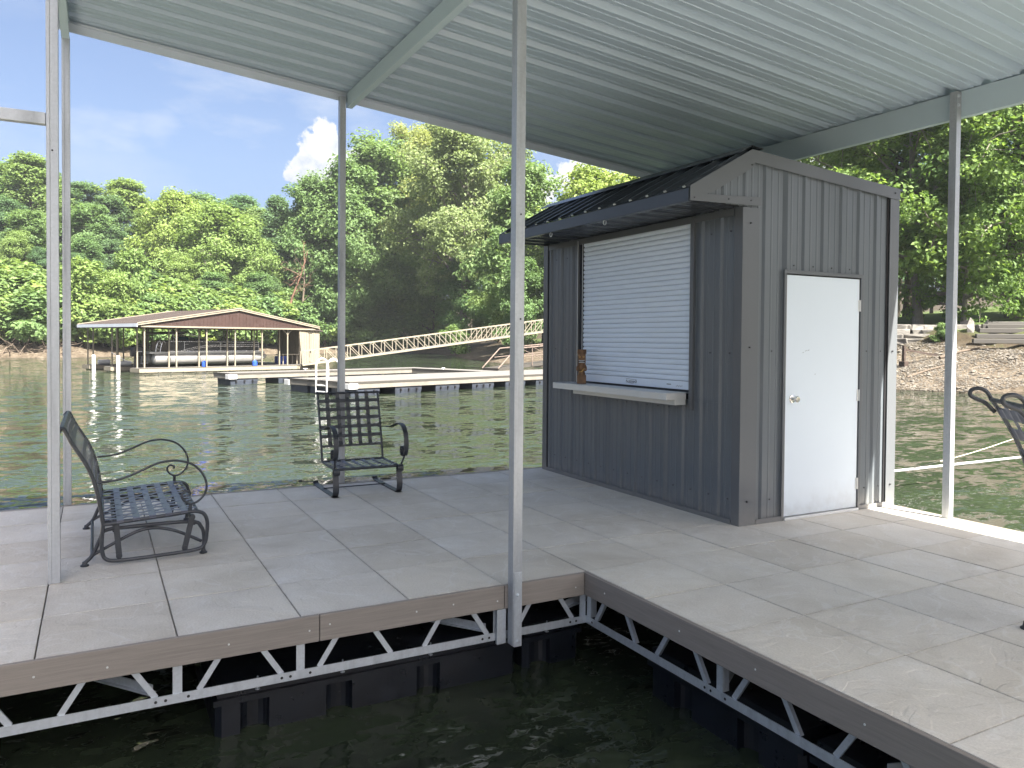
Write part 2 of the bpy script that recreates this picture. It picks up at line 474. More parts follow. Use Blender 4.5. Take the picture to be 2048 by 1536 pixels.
class MB:
    """collects shapes (world coordinates) into one mesh"""
    def __init__(s):
        s.v, s.f, s.sm = [], [], []
    def add(s, vs, fs, smooth=False):
        o = len(s.v)
        s.v += [tuple(q) for q in vs]
        s.f += [tuple(i + o for i in q) for q in fs]
        s.sm += [smooth] * len(fs)
        return s
    def box(s, a, b):
        (x0, y0, z0), (x1, y1, z1) = a, b
        return s.add([(x0, y0, z0), (x1, y0, z0), (x1, y1, z0), (x0, y1, z0), (x0, y0, z1), (x1, y0, z1), (x1, y1, z1), (x0, y1, z1)],
                     [(0, 3, 2, 1), (4, 5, 6, 7), (0, 1, 5, 4), (1, 2, 6, 5), (2, 3, 7, 6), (3, 0, 4, 7)])
    def obox(s, c, ax, h):
        c = Vector(c)
        A = [Vector(a).normalized() * k for a, k in zip(ax, h)]
        sg = [(-1, -1, -1), (1, -1, -1), (1, 1, -1), (-1, 1, -1), (-1, -1, 1), (1, -1, 1), (1, 1, 1), (-1, 1, 1)]
        return s.add([c + A[0] * i + A[1] * j + A[2] * k for i, j, k in sg],
                     [(0, 3, 2, 1), (4, 5, 6, 7), (0, 1, 5, 4), (1, 2, 6, 5), (2, 3, 7, 6), (3, 0, 4, 7)])
    def bar(s, p, q, w, h, up=(0, 0, 1)):
        p, q = Vector(p), Vector(q)
        d = q - p
        L = d.length
        d.normalize()
        side = d.cross(Vector(up))
        if side.length < 1e-4: side = d.cross(Vector((0, 1, 0)))
        side.normalize()
        return s.obox((p + q) / 2, (d, side, side.cross(d)), (L / 2, w / 2, h / 2))
    def tube(s, pts, r, n=8, closed=False, cap=True):
        pts = [Vector(p) for p in pts]
        m = len(pts)
        rs = r if isinstance(r, (list, tuple)) else [r] * m
        vs, fs = [], []
        prev = None
        for i, p in enumerate(pts):
            if closed: d = pts[(i + 1) % m] - pts[i - 1]
            else: d = pts[min(i + 1, m - 1)] - pts[max(i - 1, 0)]
            d.normalize()
            if prev is None:
                a = d.cross(Vector((0, 0, 1)))
                if a.length < 1e-3: a = d.cross(Vector((0, 1, 0)))
            else:
                a = prev - d * prev.dot(d)
            a.normalize()
            prev = a
            b = d.cross(a)
            for k in range(n):
                t = 2 * math.pi * k / n
                vs.append(p + (a * math.cos(t) + b * math.sin(t)) * rs[i])
        for i in range(m if closed else m - 1):
            j = (i + 1) % m
            for k in range(n):
                k2 = (k + 1) % n
                fs.append((i * n + k, i * n + k2, j * n + k2, j * n + k))
        if cap and not closed:
            fs.append(tuple(range(n - 1, -1, -1)))
            fs.append(tuple(range((m - 1) * n, m * n)))
        return s.add(vs, fs, True)
    def ribbon(s, pts, w, t, wdir):
        """flat bar bent along pts: width w along wdir, thickness t across"""
        pts = [Vector(p) for p in pts]
        wd = Vector(wdir).normalized() * (w / 2)
        m = len(pts)
        vs, fs = [], []
        for i, p in enumerate(pts):
            d = (pts[min(i + 1, m - 1)] - pts[max(i - 1, 0)]).normalized()
            n = d.cross(wd).normalized() * (t / 2)
            vs += [p - wd - n, p + wd - n, p + wd + n, p - wd + n]
        for i in range(m - 1):
            for k in range(4):
                a, b = i * 4 + k, i * 4 + (k + 1) % 4
                fs.append((a, b, b + 4, a + 4))
        fs.append((3, 2, 1, 0)); fs.append(tuple((m - 1) * 4 + k for k in range(4)))
        return s.add(vs, fs)
    def prism(s, poly, O, U, Vv, W, depth):
        """polygon (u,v) in plane O,U,V extruded along W"""
        O, U, Vv, W = Vector(O), Vector(U), Vector(Vv), Vector(W)
        n = len(poly)
        vs = [O + U * a + Vv * b for a, b in poly] + [O + U * a + Vv * b + W * depth for a, b in poly]
        fs = [tuple(range(n - 1, -1, -1)), tuple(range(n, 2 * n))]
        fs += [(i, (i + 1) % n, n + (i + 1) % n, n + i) for i in range(n)]
        return s.add(vs, fs)
    def lathe(s, c, axis, prof, n=16):
        """prof: list of (distance along axis, radius)"""
        c, ax = Vector(c), Vector(axis).normalized()
        a = ax.cross(Vector((0, 0, 1)))
        if a.length < 1e-3: a = ax.cross(Vector((0, 1, 0)))
        a.normalize(); b = ax.cross(a)
        vs, fs = [], []
        for h, r in prof:
            for k in range(n):
                t = 2 * math.pi * k / n
                vs.append(c + ax * h + (a * math.cos(t) + b * math.sin(t)) * r)
        for i in range(len(prof) - 1):
            for k in range(n):
                k2 = (k + 1) % n
                fs.append((i * n + k, i * n + k2, (i + 1) * n + k2, (i + 1) * n + k))
        fs.append(tuple(range(n - 1, -1, -1))); fs.append(tuple(range((len(prof) - 1) * n, len(prof) * n)))
        return s.add(vs, fs, True)
    def mesh(s, name, mat, off=(0, 0, 0)):
        me = bpy.data.meshes.new(name)
        ox, oy, oz = off
        me.from_pydata([(x - ox, y - oy, z - oz) for x, y, z in s.v], [], s.f)
        me.polygons.foreach_set('use_smooth', s.sm)
        me.materials.append(mat)
        me.update()
        return me
    def build(s, name, mat, parent=None, bevel=0, auto=True):
        """one mesh object; under a parent its vertices are stored relative to the thing's base"""
        if isinstance(mat, str): mat = M[mat]
        off = origin_of(parent) if parent is not None else (0, 0, 0)
        me = s.mesh(name, mat, off)
        if any(s.sm) and auto:
            me.set_sharp_from_angle(angle=rad(38))
        o = bpy.data.objects.new(name, me)
        col.objects.link(o)
        o.parent = parent
        if bevel:
            b = o.modifiers.new('bevel', 'BEVEL')
            b.width = bevel; b.segments = 2; b.limit_method = 'ANGLE'; b.angle_limit = rad(40)
        return o

def origin_of(o):
    while o.parent is not None: o = o.parent
    return tuple(o.location)

def tag(o, label=None, cat=None, group=None, kind=None):
    if label: o['label'] = label
    if cat: o['category'] = cat
    if group: o['group'] = group
    if kind: o['kind'] = kind
    return o
def thing(name, loc, label, cat, group=None):
    o = bpy.data.objects.new(name, None)
    o.empty_display_size = 0.2
    col.objects.link(o)
    o.location = loc
    return tag(o, label, cat, group)
def copy_tree(o, parent=None):
    c = o.copy(); col.objects.link(c); c.parent = parent
    for ch in list(o.children): copy_tree(ch, c)
    return c
def inst(name, mesh, parent, loc=(0, 0, 0), rot=(0, 0, 0), scale=(1, 1, 1)):
    o = bpy.data.objects.new(name, mesh)
    col.objects.link(o)
    o.parent = parent
    off = origin_of(parent) if parent is not None else (0, 0, 0)
    o.location = (loc[0] - off[0], loc[1] - off[1], loc[2] - off[2])
    o.rotation_euler = rot
    o.scale = scale
    return o
def curve(pts, n=6):
    """Catmull-Rom through points"""
    P = [Vector(p) for p in pts]
    out = []
    for i in range(len(P) - 1):
        p0, p1, p2, p3 = P[max(i - 1, 0)], P[i], P[i + 1], P[min(i + 2, len(P) - 1)]
        for k in range(n):
            t = k / n
            out.append(0.5 * ((2 * p1) + (p2 - p0) * t + (2 * p0 - 5 * p1 + 4 * p2 - p3) * t * t + (3 * p1 - p0 - 3 * p2 + p3) * t ** 3))
    out.append(P[-1])
    return out
def rib_profile(u0, u1, pitch, phase, h, base, top, minor=2, mh=0.004, mw=0.022):
    """cross-section of ribbed steel sheet between u0 and u1"""
    pts = [(u0, 0.0)]
    k = math.ceil((u0 - phase) / pitch) - 1
    while True:
        c = phase + k * pitch
        if c > u1 + pitch: break
        seg = [(c - base / 2, 0), (c - top / 2, h), (c + top / 2, h), (c + base / 2, 0)]
        for j in range(1, minor + 1):
            m = c + pitch * j / (minor + 1)
            seg += [(m - mw / 2, 0), (m - mw / 4, mh), (m + mw / 4, mh), (m + mw / 2, 0)]
        pts += [q for q in seg if u0 + 1e-4 < q[0] < u1 - 1e-4]
        k += 1
    pts.append((u1, 0.0))
    return pts
def sheet(name, mat, parent, O, U, Vv, W, u0, u1, v0, v1, pitch=0.2286, phase=0.0, h=0.019, base=0.058, top=0.024, minor=2, thick=0.004, mh=0.004):
    """ribbed sheet with thickness; v0, v1 may be functions of u"""
    O, U, Vv, W = Vector(O), Vector(U), Vector(Vv), Vector(W)
    f0 = v0 if callable(v0) else (lambda u: v0)
    f1 = v1 if callable(v1) else (lambda u: v1)
    pr = rib_profile(u0, u1, pitch, phase, h, base, top, minor, mh)
    n = len(pr)
    vs = []
    for lift in (0, -thick):
        for u, w in pr: vs.append(O + U * u + Vv * f0(u) + W * (w + lift))
        for u, w in pr: vs.append(O + U * u + Vv * f1(u) + W * (w + lift))
    fs = []
    for i in range(n - 1):
        fs.append((i, i + 1, n + i + 1, n + i))
        fs.append((2 * n + i, 3 * n + i, 3 * n + i + 1, 2 * n + i + 1))
        fs.append((i, 2 * n + i, 2 * n + i + 1, i + 1))
        fs.append((n + i, n + i + 1, 3 * n + i + 1, 3 * n + i))
    fs.append((0, n, 3 * n, 2 * n)); fs.append((n - 1, 3 * n - 1, 4 * n - 1, 2 * n - 1))
    mb = MB(); mb.add(vs, fs)
    return mb.build(name, mat, parent)

rng = random.Random(7)
X3, Y3, Z3 = Vector((1, 0, 0)), Vector((0, 1, 0)), Vector((0, 0, 1))
T = 0.6096
WATER = -0.62

# ------------------------------------------------------------------ setting: lake and shore
lake = MB().add([(-600, -300, WATER), (600, -300, WATER), (600, 500, WATER), (-600, 500, WATER)], [(0, 1, 2, 3)]).build('lake_water', 'water')
tag(lake, 'olive green rippled lake water around the docks', kind='structure')

SHORE = [(33, -260), (32.5, 0), (31.3, 14.3), (29.9, 16.9), (29.0, 18.7), (27.6, 30), (28.0, 48), (29.4, 58.5), (33, 74), (37.5, 88), (41, 104), (40, 112),
         (34, 110), (29.7, 107), (20, 102), (10, 97), (2.6, 93), (-5, 85.5), (-10.9, 85.6), (-30, 80), (-60, 62), (-120, 30), (-260, 0)]
def shore_distance(x, y):
    """signed distance inland (positive on land), numpy arrays"""
    P = np.array(SHORE + [(-260, -260)], float)
    n = len(P)
    best = np.full(x.shape, 1e9)
    inside = np.zeros(x.shape, bool)
    for i in range(n):
        ax, ay = P[i]; bx, by = P[(i + 1) % n]
        dx, dy = bx - ax, by - ay
        t = np.clip(((x - ax) * dx + (y - ay) * dy) / (dx * dx + dy * dy), 0, 1)
        if i < n - 2:
            best = np.minimum(best, np.hypot(x - ax - t * dx, y - ay - t * dy))
        c = ((ay > y) != (by > y)) & (x < (bx - ax) * (y - ay) / (by - ay + 1e-12) + ax)
        inside ^= c
    return np.where(inside, -best, best)
def sstep(a, b, x):
    t = np.clip((x - a) / (b - a), 0, 1)
    return t * t * (3 - 2 * t)
def ground_z(x, y, d=None):
    x, y = np.asarray(x, float), np.asarray(y, float)
    if d is None: d = shore_distance(x, y)
    dp = np.maximum(d, 0)
    zr = WATER + 0.245 * np.minimum(dp, 8.6) + 0.75 * sstep(8.4, 9.5, dp) + 0.085 * np.maximum(dp - 9.5, 0)
    zm = WATER + 0.22 * np.minimum(dp, 8) + 0.07 * np.maximum(dp - 8, 0)
    zl = WATER + 0.27 * np.minimum(dp, 6) + 0.30 * np.clip(dp - 6, 0, 42) + 0.08 * np.maximum(dp - 48, 0)
    wr = 1 - sstep(34, 50, y)
    wl_ = sstep(36, 20, x) * sstep(60, 75, y) + sstep(125, 150, y) * sstep(60, 40, x)
    wl_ = np.clip(wl_, 0, 1)
    z = zr * wr + (1 - wr) * (zm * (1 - wl_) + zl * wl_)
    z = z + np.where(d > 0.3, 0.10 * np.sin(x * 0.9 + y * 0.4) * np.sin(y * 0.7 - x * 0.3) * np.clip(d / 4, 0, 1), 0)
    return np.where(d < 0, WATER + 0.3 * np.maximum(d, -8), z)
def axis(stops):
    out = []
    for (a, b, st) in stops: out += list(np.arange(a, b, st))
    return np.array(out + [stops[-1][1]])
gx = axis([(-400, -120, 20), (-120, -30, 4), (-30, 60, 1.0), (60, 120, 4), (120, 400, 20)])
gy = axis([(-260, -20, 20), (-20, 10, 3), (10, 125, 1.0), (125, 200, 5), (200, 460, 20)])
GX, GY = np.meshgrid(gx, gy)
GD = shore_distance(GX, GY)
GZ = ground_z(GX, GY, GD)
nx, ny = len(gx), len(gy)
me = bpy.data.meshes.new('shore_ground')
vv = np.stack([GX.ravel(), GY.ravel(), GZ.ravel()], 1)
ii = np.arange((ny - 1) * (nx - 1)); r_, c_ = ii // (nx - 1), ii % (nx - 1)
quads = np.stack([r_ * nx + c_, r_ * nx + c_ + 1, (r_ + 1) * nx + c_ + 1, (r_ + 1) * nx + c_], 1)
def mesh_from_quads(me, vv, quads, smooth=True):
    me.vertices.add(len(vv)); me.vertices.foreach_set('co', vv.astype(np.float32).ravel())
    me.loops.add(quads.size); me.loops.foreach_set('vertex_index', quads.astype(np.int32).ravel())
    me.polygons.add(len(quads))
    me.polygons.foreach_set('loop_start', np.arange(0, quads.size, 4, dtype=np.int32))
    me.polygons.foreach_set('use_smooth', np.full(len(quads), smooth))
    me.update(calc_edges=True)
mesh_from_quads(me, vv, quads)
me.attributes.new('inland', 'FLOAT', 'POINT').data.foreach_set('value', (GD * np.where(GD > 0, 1 + 0.9 * sstep(36, 20, GX) * sstep(60, 75, GY), 1)).ravel().astype(np.float32))
lawn = (sstep(9.0, 10.5, GD) * (1 - sstep(85, 105, GY)) * sstep(30, 34, GX)).ravel()
me.attributes.new('lawn', 'FLOAT', 'POINT').data.foreach_set('value', lawn.astype(np.float32))
me.materials.append(M['ground'])
shore = bpy.data.objects.new('shore_ground', me); col.objects.link(shore)
tag(shore, 'gravel shore rising to wooded hillside and lawn', kind='structure')
def gz(x, y):
    return float(ground_z(np.array([x]), np.array([y]))[0])

# ------------------------------------------------------------------ dock platform
def zr(x):
    """underside of the dock roof"""
    return 3.64 + 0.0975 * (3.6 - x)
dock = thing('dock_platform', (0, 0, 0), 'floating dock with grey square pavers around an open boat slip', 'dock')
# tiles
tile_meshes = []
for k in range(3):
    h, c, t = T / 2 - 0.0029, 0.0014 + 0.0006 * k, 0.03
    q = h - c
    vs = []
    for z, s_ in ((0, q), (-c, h), (-t, h)):
        vs += [(-s_, -s_, z), (s_, -s_, z), (s_, s_, z), (-s_, s_, z)]
    fs = [(0, 1, 2, 3)]
    for L in (0, 4):
        fs += [(L + 4 + i, L + 4 + (i + 1) % 4, L + (i + 1) % 4, L + i) for i in range(4)]
    tile_meshes.append(MB().add(vs, fs).mesh('tile', M['tile']))
for i in range(-9, 6):
    for j in range(-10, 6):
        if j < 0 and i < 0 and j > -7: continue
        if i >= 3 and j >= 1 and not (i == 5): 
            continue                                   # under the hut
        o = inst('tile', rng.choice(tile_meshes), dock, ((i + 0.5) * T, (j + 0.5) * T, 0.002 + rng.uniform(-0.0015, 0.0015)),
                 (rng.uniform(-0.0012, 0.0012), rng.uniform(-0.0012, 0.0012), rng.randrange(4) * math.pi / 2 + rng.uniform(-0.0015, 0.0015)))
# plywood below the tiles so that the joints read dark
MB().box((-9 * T, 0.0, -0.062), (6 * T, 6 * T, -0.034)).box((0.0, -10 * T, -0.062), (6 * T, -0.001, -0.034)).box((-9 * T, -10 * T, -0.062), (-0.001, -6 * T, -0.034)).build('sub_deck', plain('sub_deck', (0.02, 0.018, 0.016), 0.9), dock)
# fascia boards
def board(a, b, mat):
    return MB().box(a, b).build('fascia_board', mat, dock, bevel=0.003)
board((-9 * T, -0.028, -0.140), (-1.737, -0.003, 0.003), 'board_x')
board((-1.733, -0.028, -0.140), (-0.614, -0.003, 0.003), 'board_x')
board((-0.610, -0.030, -0.141), (-0.034, -0.004, 0.002), 'board_x')
board((-0.030, -2.70, -0.140), (-0.003, -0.0055, 0.003), 'board_y')
board((-0.030, -6 * T + 0.03, -0.140), (-0.003, -2.704, 0.003), 'board_y')
board((-9 * T, -6 * T + 0.003, -0.140), (-0.032, -6 * T + 0.028, 0.003), 'board_x')
board((-9 * T, 6 * T + 0.003, -0.140), (6 * T + 0.031, 6 * T + 0.062, 0.003), 'board_x')
board((6 * T + 0.003, -10 * T, -0.140), (6 * T + 0.031, 6 * T + 0.001, 0.003), 'board_y')
# screws on the boards
scr = MB()
for x in (-3.6, -3.05, -2.75, -2.2, -1.79, -1.68, -1.18, -0.95, -0.66, -0.10, -0.5):
    scr.lathe((x, -0.028, -0.068 + rng.uniform(-0.02, 0.02)), (0, -1, 0), [(0, 0.0055), (0.0025, 0.0045)], 8)
for y in (-0.25, -0.95, -1.5, -2.1, -2.6):
    scr.lathe((-0.030, y, -0.068), (-1, 0, 0), [(0, 0.0055), (0.0025, 0.0045)], 8)
tag(scr.build('fastener', 'alu', dock), kind='stuff')

# trusses
def truss(O, U, N, n0, n1, verts_at, skip=()):
    """O on the hole side, U along, N inwards; nodes every 0.61 m"""
    O, U, N = Vector(O), Vector(U), Vector(N)
    P = lambda u, n, z: O + U * u + N * n + Z3 * z
    tr = MB()
    a, b = n0 * T, n1 * T
    tr.bar(P(a, 0.003, -0.3115), P(b, 0.003, -0.3115), 0.005, 0.047)
    tr.bar(P(a, 0.025, -0.3325), P(b, 0.025, -0.3325), 0.038, 0.005)
    main = tr.build('truss', 'galv', dock)
    MB().bar(P(a, 0.016, -0.105), P(b, 0.016, -0.105), 0.028, 0.045).build('top_chord', 'galv', main)
    dg = []
    for k in range(n0, n1):
        u0 = k * T
        # foot near the left node leans to the right, foot near the right node leans to the left
        for (ub, ut) in ((u0 + 0.100, u0 + 0.225), (u0 + T - 0.100, u0 + T - 0.225)):
            m = MB()
            m.bar(P(ub, 0.010, -0.292), P(ut, 0.010, -0.10), 0.029, 0.0045, up=N)
            m.bar(P(ub + 0.0095, 0.022, -0.292), P(ut + 0.0095, 0.022, -0.10), 0.0045, 0.022, up=N)
            m.build('diagonal', 'galv', main)
    for u in verts_at:
        m = MB()
        m.bar(P(u, 0.012, -0.292), P(u, 0.012, -0.10), 0.044, 0.006, up=N)
        m.bar(P(u + 0.020, 0.034, -0.292), P(u + 0.020, 0.034, -0.10), 0.005, 0.040, up=N)
        m.build('vertical', 'galv', main)
    h = MB()
    for u in verts_at:
        for du in (-0.10, -0.055, 0.05):
            h.lathe(P(u + du, 0.0004, -0.312), -N, [(0, 0.0075), (0.0012, 0.0075)], 10)
    tag(h.build('bolt_hole', 'dark', main), kind='stuff')
    return main
truss((0, 0, 0), (1, 0, 0), (0, 1, 0), -9, 0, (-4 * T, -3 * T, -0.645, -0.02, -6 * T))
truss((0, 0, 0), (0, -1, 0), (1, 0, 0), 0, 6, (0.02, 2 * T, 4 * T))
br = MB()
for p, q in (((-0.70, 0.05, -0.285), (-2.05, 1.75, -0.24)), ((-2.55, 0.05, -0.285), (-3.9, 1.7, -0.24)), ((-0.10, 0.10, -0.25), (1.5, 0.55, -0.20)), ((0.05, -1.20, -0.28), (1.6, -0.15, -0.25)),
             ((0.05, -2.15, -0.27), (1.7, -2.75, -0.24)), ((-1.834, 0.05, -0.13), (-1.834, 3.5, -0.13)), ((-2.444, 0.05, -0.13), (-2.444, 3.5, -0.13)), ((0.05, -1.22, -0.13), (3.4, -1.22, -0.13))):
    br.bar(p, q, 0.045, 0.006); br.bar(Vector(p) + Vector((0, 0, 0.022)), Vector(q) + Vector((0, 0, 0.022)), 0.006, 0.045)
    m = br; br = MB()
    m.build('brace', 'galv', dock)
MB().box((-9 * T, 3.60, -0.33), (3.6, 3.64, -0.15)).build('back_chord', 'galv', dock)

# floats: black tubs with rounded pockets in their faces
def dock_float(O, U, N, length, depth, pockets):
    O, U, N = Vector(O), Vector(U), Vector(N)
    outline = [(0.0, 0.03), (0.03, 0.0)]
    for c in pockets:
        w = 0.075
        outline += [(c - w, 0.0)]
        for k in range(1, 8):
            t = math.pi * k / 8
            outline.append((c - w * math.cos(t), 0.075 * math.sin(t) ** 0.6))
        outline += [(c + w, 0.0)]
    outline += [(length - 0.03, 0.0), (length, 0.03), (length, depth), (0.0, depth)]
    mb = MB()
    mb.prism(outline, O + Z3 * -0.95, U, N, Z3, 0.50)
    # lip along the top
    lip = [(-0.012, -0.012), (length + 0.012, -0.012), (length + 0.012, depth), (-0.012, depth)]
    mb.prism(lip, O + Z3 * -0.447, U, N, Z3, 0.03)
    top = [(0.01, 0.012), (length - 0.01, 0.012), (length - 0.01, depth), (0.01, depth)]
    mb.prism(top, O + Z3 * -0.415, U, N, Z3, 0.075)
    mb.build('dock_float', 'float', dock)
dock_float((-2.245, 0.12, 0), (1, 0, 0), (0, 1, 0), 1.80, 0.95, (0.20, 0.66, 1.20))
dock_float((-0.38, 0.14, 0), (1, 0, 0), (0, 1, 0), 0.42, 0.9, (0.12,))
dock_float((-5.3, 0.12, 0), (1, 0, 0), (0, 1, 0), 1.5, 0.95, (0.3, 0.9))
dock_float((0.13, -0.50, 0), (0, -1, 0), (1, 0, 0), 1.15, 0.95, (0.3, 0.8))
dock_float((0.12, -1.72, 0), (0, -1, 0), (1, 0, 0), 1.7, 0.95, (0.35, 0.9, 1.4))
dock_float((-2.3, 2.75, 0), (1, 0, 0), (0, 1, 0), 1.8, 0.85, (0.3, 0.9, 1.5))
dock_float((-0.2, 2.75, 0), (1, 0, 0), (0, 1, 0), 1.8, 0.85, (0.3, 0.9, 1.5))
dock_float((1.9, 1.3, 0), (1, 0, 0), (0, 1, 0), 1.7, 0.9, (0.3, 0.9, 1.4))
for yy in (3.55, 1.95, 0.35, -1.25, -2.85, -4.45):  # unseen floats added to block light below the walkway
    dock_float((2.65, yy, 0), (0, -1, 0), (1, 0, 0), 1.56, 0.95, (0.3, 0.8, 1.3))
for xx in (1.2, -4.0):  # unseen back floats, likewise added to block light
    dock_float((xx, 2.72, 0), (1, 0, 0), (0, 1, 0), 1.4, 0.9, (0.3, 0.7, 1.1))
bolts = MB()
for x in (-2.04, -1.58, -1.05, -0.25):
    bolts.tube([(x, 0.075, -0.305), (x, 0.075, -0.375)], 0.0045, 6)
    bolts.lathe((x, 0.075, -0.377), (0, 0, 1), [(0, 0.013), (0.004, 0.013)], 10)
tag(bolts.build('hanger_bolt', 'galv', dock), kind='stuff')

# ------------------------------------------------------------------ roof canopy on galvanised posts
canopy = thing('dock_canopy', (0, 0, 0), 'white ribbed steel roof on slim galvanised posts over the dock', 'canopy')
def post(x0, y0, z0, z1, w=0.064, d=0.064, lip='s'):
    m = MB()
    # lipped channel: closed box with a shallow groove in its front face
    prof = [(0, 0), (w * 0.30, 0), (w * 0.32, 0.003), (w, 0.003), (w, d), (0, d)] if lip == 's' else [(0, 0), (w, 0), (w, d), (0, d)]
    m.prism(prof, (x0, y0, z0), X3, Y3, Z3, z1 - z0)
    return m.build('post', 'galv_post', canopy, bevel=0.0025)
post(-3.050, 1.220, 0.004, 4.10)
post(-3.050, 3.745, -0.30, 4.12)
post(-0.582, 3.745, -0.30, zr(-0.55) - 0.06)
pc = post(-0.590, -0.094, -0.352, zr(-0.56) - 0.02)
prt = post(3.575, -0.150, 0.004, 3.615)
post(3.575, 3.60, 0.004, 3.60)
post(3.575, -5.6, 0.004, 3.60)
post(-0.590, -5.9, 0.004, zr(-0.56) - 0.02)
# base channel of the slip-corner post with its bolts
m = MB().prism([(0, 0), (0.052, 0), (0.052, 0.006), (0.004, 0.006), (0.004, 0.05), (0, 0.05)], (-0.583, -0.101, -0.356), X3, Y3, Z3, 0.45)
m.build('base_channel', 'galv', pc, bevel=0.001)
m = MB()
for z in (-0.045, -0.322):
    m.lathe((-0.560, -0.101, z), (0, -1, 0), [(0, 0.013), (0.004, 0.013), (0.004, 0.009), (0.009, 0.007), (0.010, 0.002)], 12)
m.build('bolt', 'galv', pc)
MB().box((-0.66, -0.026, -0.352), (-0.600, -0.006, -0.142)).build('base_bracket', 'galv', pc)
m = MB()
for z in (3.575, 3.50):
    m.lathe((3.594, -0.150, z), (0, -1, 0), [(0, 0.015), (0.004, 0.015), (0.004, 0.010), (0.011, 0.008), (0.012, 0.002)], 12)
m.build('bolt', 'galv', prt)
# screw holes in the posts
m = MB()
for x, y, z in ((-3.018, 1.220, 2.60), (-0.556, -0.094, 2.245), (-0.553, -0.094, 1.62)):
    m.lathe((x, y - 0.0005, z), (0, -1, 0), [(0, 0.006), (0.001, 0.006)], 8)
tag(m.build('bolt_hole', 'dark', canopy), kind='stuff')
# beams: lipped channels
def channel(x, y0, y1, z0, z1, fl, mat='beam'):
    s_ = 1 if fl > 0 else -1
    t = 0.004
    prof = [(0, 0), (fl, 0), (fl, 0.016), (fl - s_ * t, 0.016), (fl - s_ * t, t), (s_ * t, t), (s_ * t, z1 - z0 - t), (fl, z1 - z0 - t), (fl, z1 - z0), (0, z1 - z0)]
    if s_ < 0: prof = prof[::-1]
    return MB().prism(prof, (x, y0, z0), X3, Z3, Y3, y1 - y0).build('roof_beam', mat, canopy)
channel(-3.050, -6.25, 3.80, 4.105, zr(-2.98) - 0.012, 0.062)
channel(-0.502, -6.25, 3.80, 3.885, zr(-0.44) - 0.008, 0.062)
channel(3.643, -6.25, 3.80, 3.405, zr(3.71) - 0.006, 0.062)
MB().box((-5.6, 1.225, 2.752), (-3.052, 1.283, 2.820)).build('side_rail', 'galv_post', canopy, bevel=0.003)
# ribbed roof sheets, one object each
y1 = 3.86
k = 0
edges = [3.86]
e = 0.2857 - 0.045 + 0.9144 * 3
while e > -6.4:
    edges.append(e); e -= 0.9144
for a, b in zip(edges[1:], edges[:-1]):
    sheet('roof_panel', 'roof', canopy, (0, 0, zr(0)), Y3, Vector((1, 0, -0.0975)), Z3, a, b, -3.08, 3.955, pitch=0.3048, phase=0.2557, h=0.046, base=0.105, top=0.058, minor=2, thick=0.003, mh=0.005)
# edge trims
def slope_trim(xa, xb, y0, y1, dz0, dz1):
    m = MB()
    vs = []
    for x in (xa, xb):
        for y in (y0, y1):
            for dz in (dz0, dz1): vs.append((x, y, zr(x) + dz))
    m.add(vs, [(0, 1, 3, 2), (4, 6, 7, 5), (0, 4, 5, 1), (2, 3, 7, 6), (0, 2, 6, 4), (1, 5, 7, 3)])
    return m.build('edge_trim', 'trim_white', canopy)
slope_trim(-3.085, 0.43, 3.832, 3.838, -0.088, 0.045)
slope_trim(0.42, 3.96, 3.826, 3.831, -0.092, 0.045)
slope_trim(-3.085, 3.96, 3.770, 3.825, -0.014, -0.010)
MB().box((3.957, -6.25, zr(3.96) - 0.075), (3.963, 3.84, zr(3.96) + 0.04)).build('edge_trim', 'trim_white', canopy)
MB().box((-3.092, -6.25, zr(-3.09) - 0.06), (-3.086, 3.84, zr(-3.09) + 0.045)).build('edge_trim', 'trim_white', canopy)
# ------------------------------------------------------------------ hut
hut = thing('kiosk_hut', (2.73, 2.02, 0), 'charcoal ribbed steel kiosk with white door and roller shutter on the dock', 'hut')
HX0, HX1, HY0, HY1 = 1.790, 3.670, 0.475, 3.575
front_top = lambda x: 3.000 - 0.077 * max(0.0, x - 1.85)
FO = (0, HY0, 0)
fr = dict(pitch=0.2286, phase=2.030)
NEG_Y, NEG_X = Vector((0, -1, 0)), Vector((-1, 0, 0))
sheet('wall_panel', 'hut', hut, FO, X3, Z3, NEG_Y, 1.80, 2.250, 0.03, front_top, **fr)
sheet('wall_panel', 'hut', hut, FO, X3, Z3, NEG_Y, 2.252, 3.188, 2.085, front_top, **fr)
sheet('wall_panel', 'hut', hut, FO, X3, Z3, NEG_Y, 3.190, 3.660, 0.03, front_top, **fr)
lr = dict(pitch=0.2286, phase=0.720)
LO = (HX0, 0, 0)
sheet('wall_panel', 'hut', hut, LO, Y3, Z3, NEG_X, HY0 + 0.01, 1.395, 0.03, 0.985, **lr)
sheet('wall_panel', 'hut', hut, LO, Y3, Z3, NEG_X, 1.397, 2.31, 0.03, 0.985, **lr)
sheet('wall_panel', 'hut', hut, LO, Y3, Z3, NEG_X, 2.312, HY1 - 0.005, 0.03, 0.985, **lr)
sheet('wall_panel', 'hut', hut, LO, Y3, Z3, NEG_X, HY0 + 0.01, 1.06, 0.987, 2.60, **lr)
sheet('wall_panel', 'hut', hut, LO, Y3, Z3, NEG_X, 2.90, HY1 - 0.005, 0.987, 2.60, **lr)
MB().box((HX1 - 0.004, HY0 + 0.01, 0.02), (HX1 + 0.001, HY1, 2.87)).build('wall_panel', 'hut', hut)
MB().box((HX0 + 0.01, HY1 - 0.004, 0.02), (HX1 - 0.005, HY1 + 0.001, 2.85)).build('wall_panel', 'hut', hut)
MB().box((HX0 + 0.03, 1.0, 0.9), (HX0 + 0.04, 2.95, 2.6)).build('dark_backing', 'dark', hut)  # near-black sheet added so the slat gaps read shaded
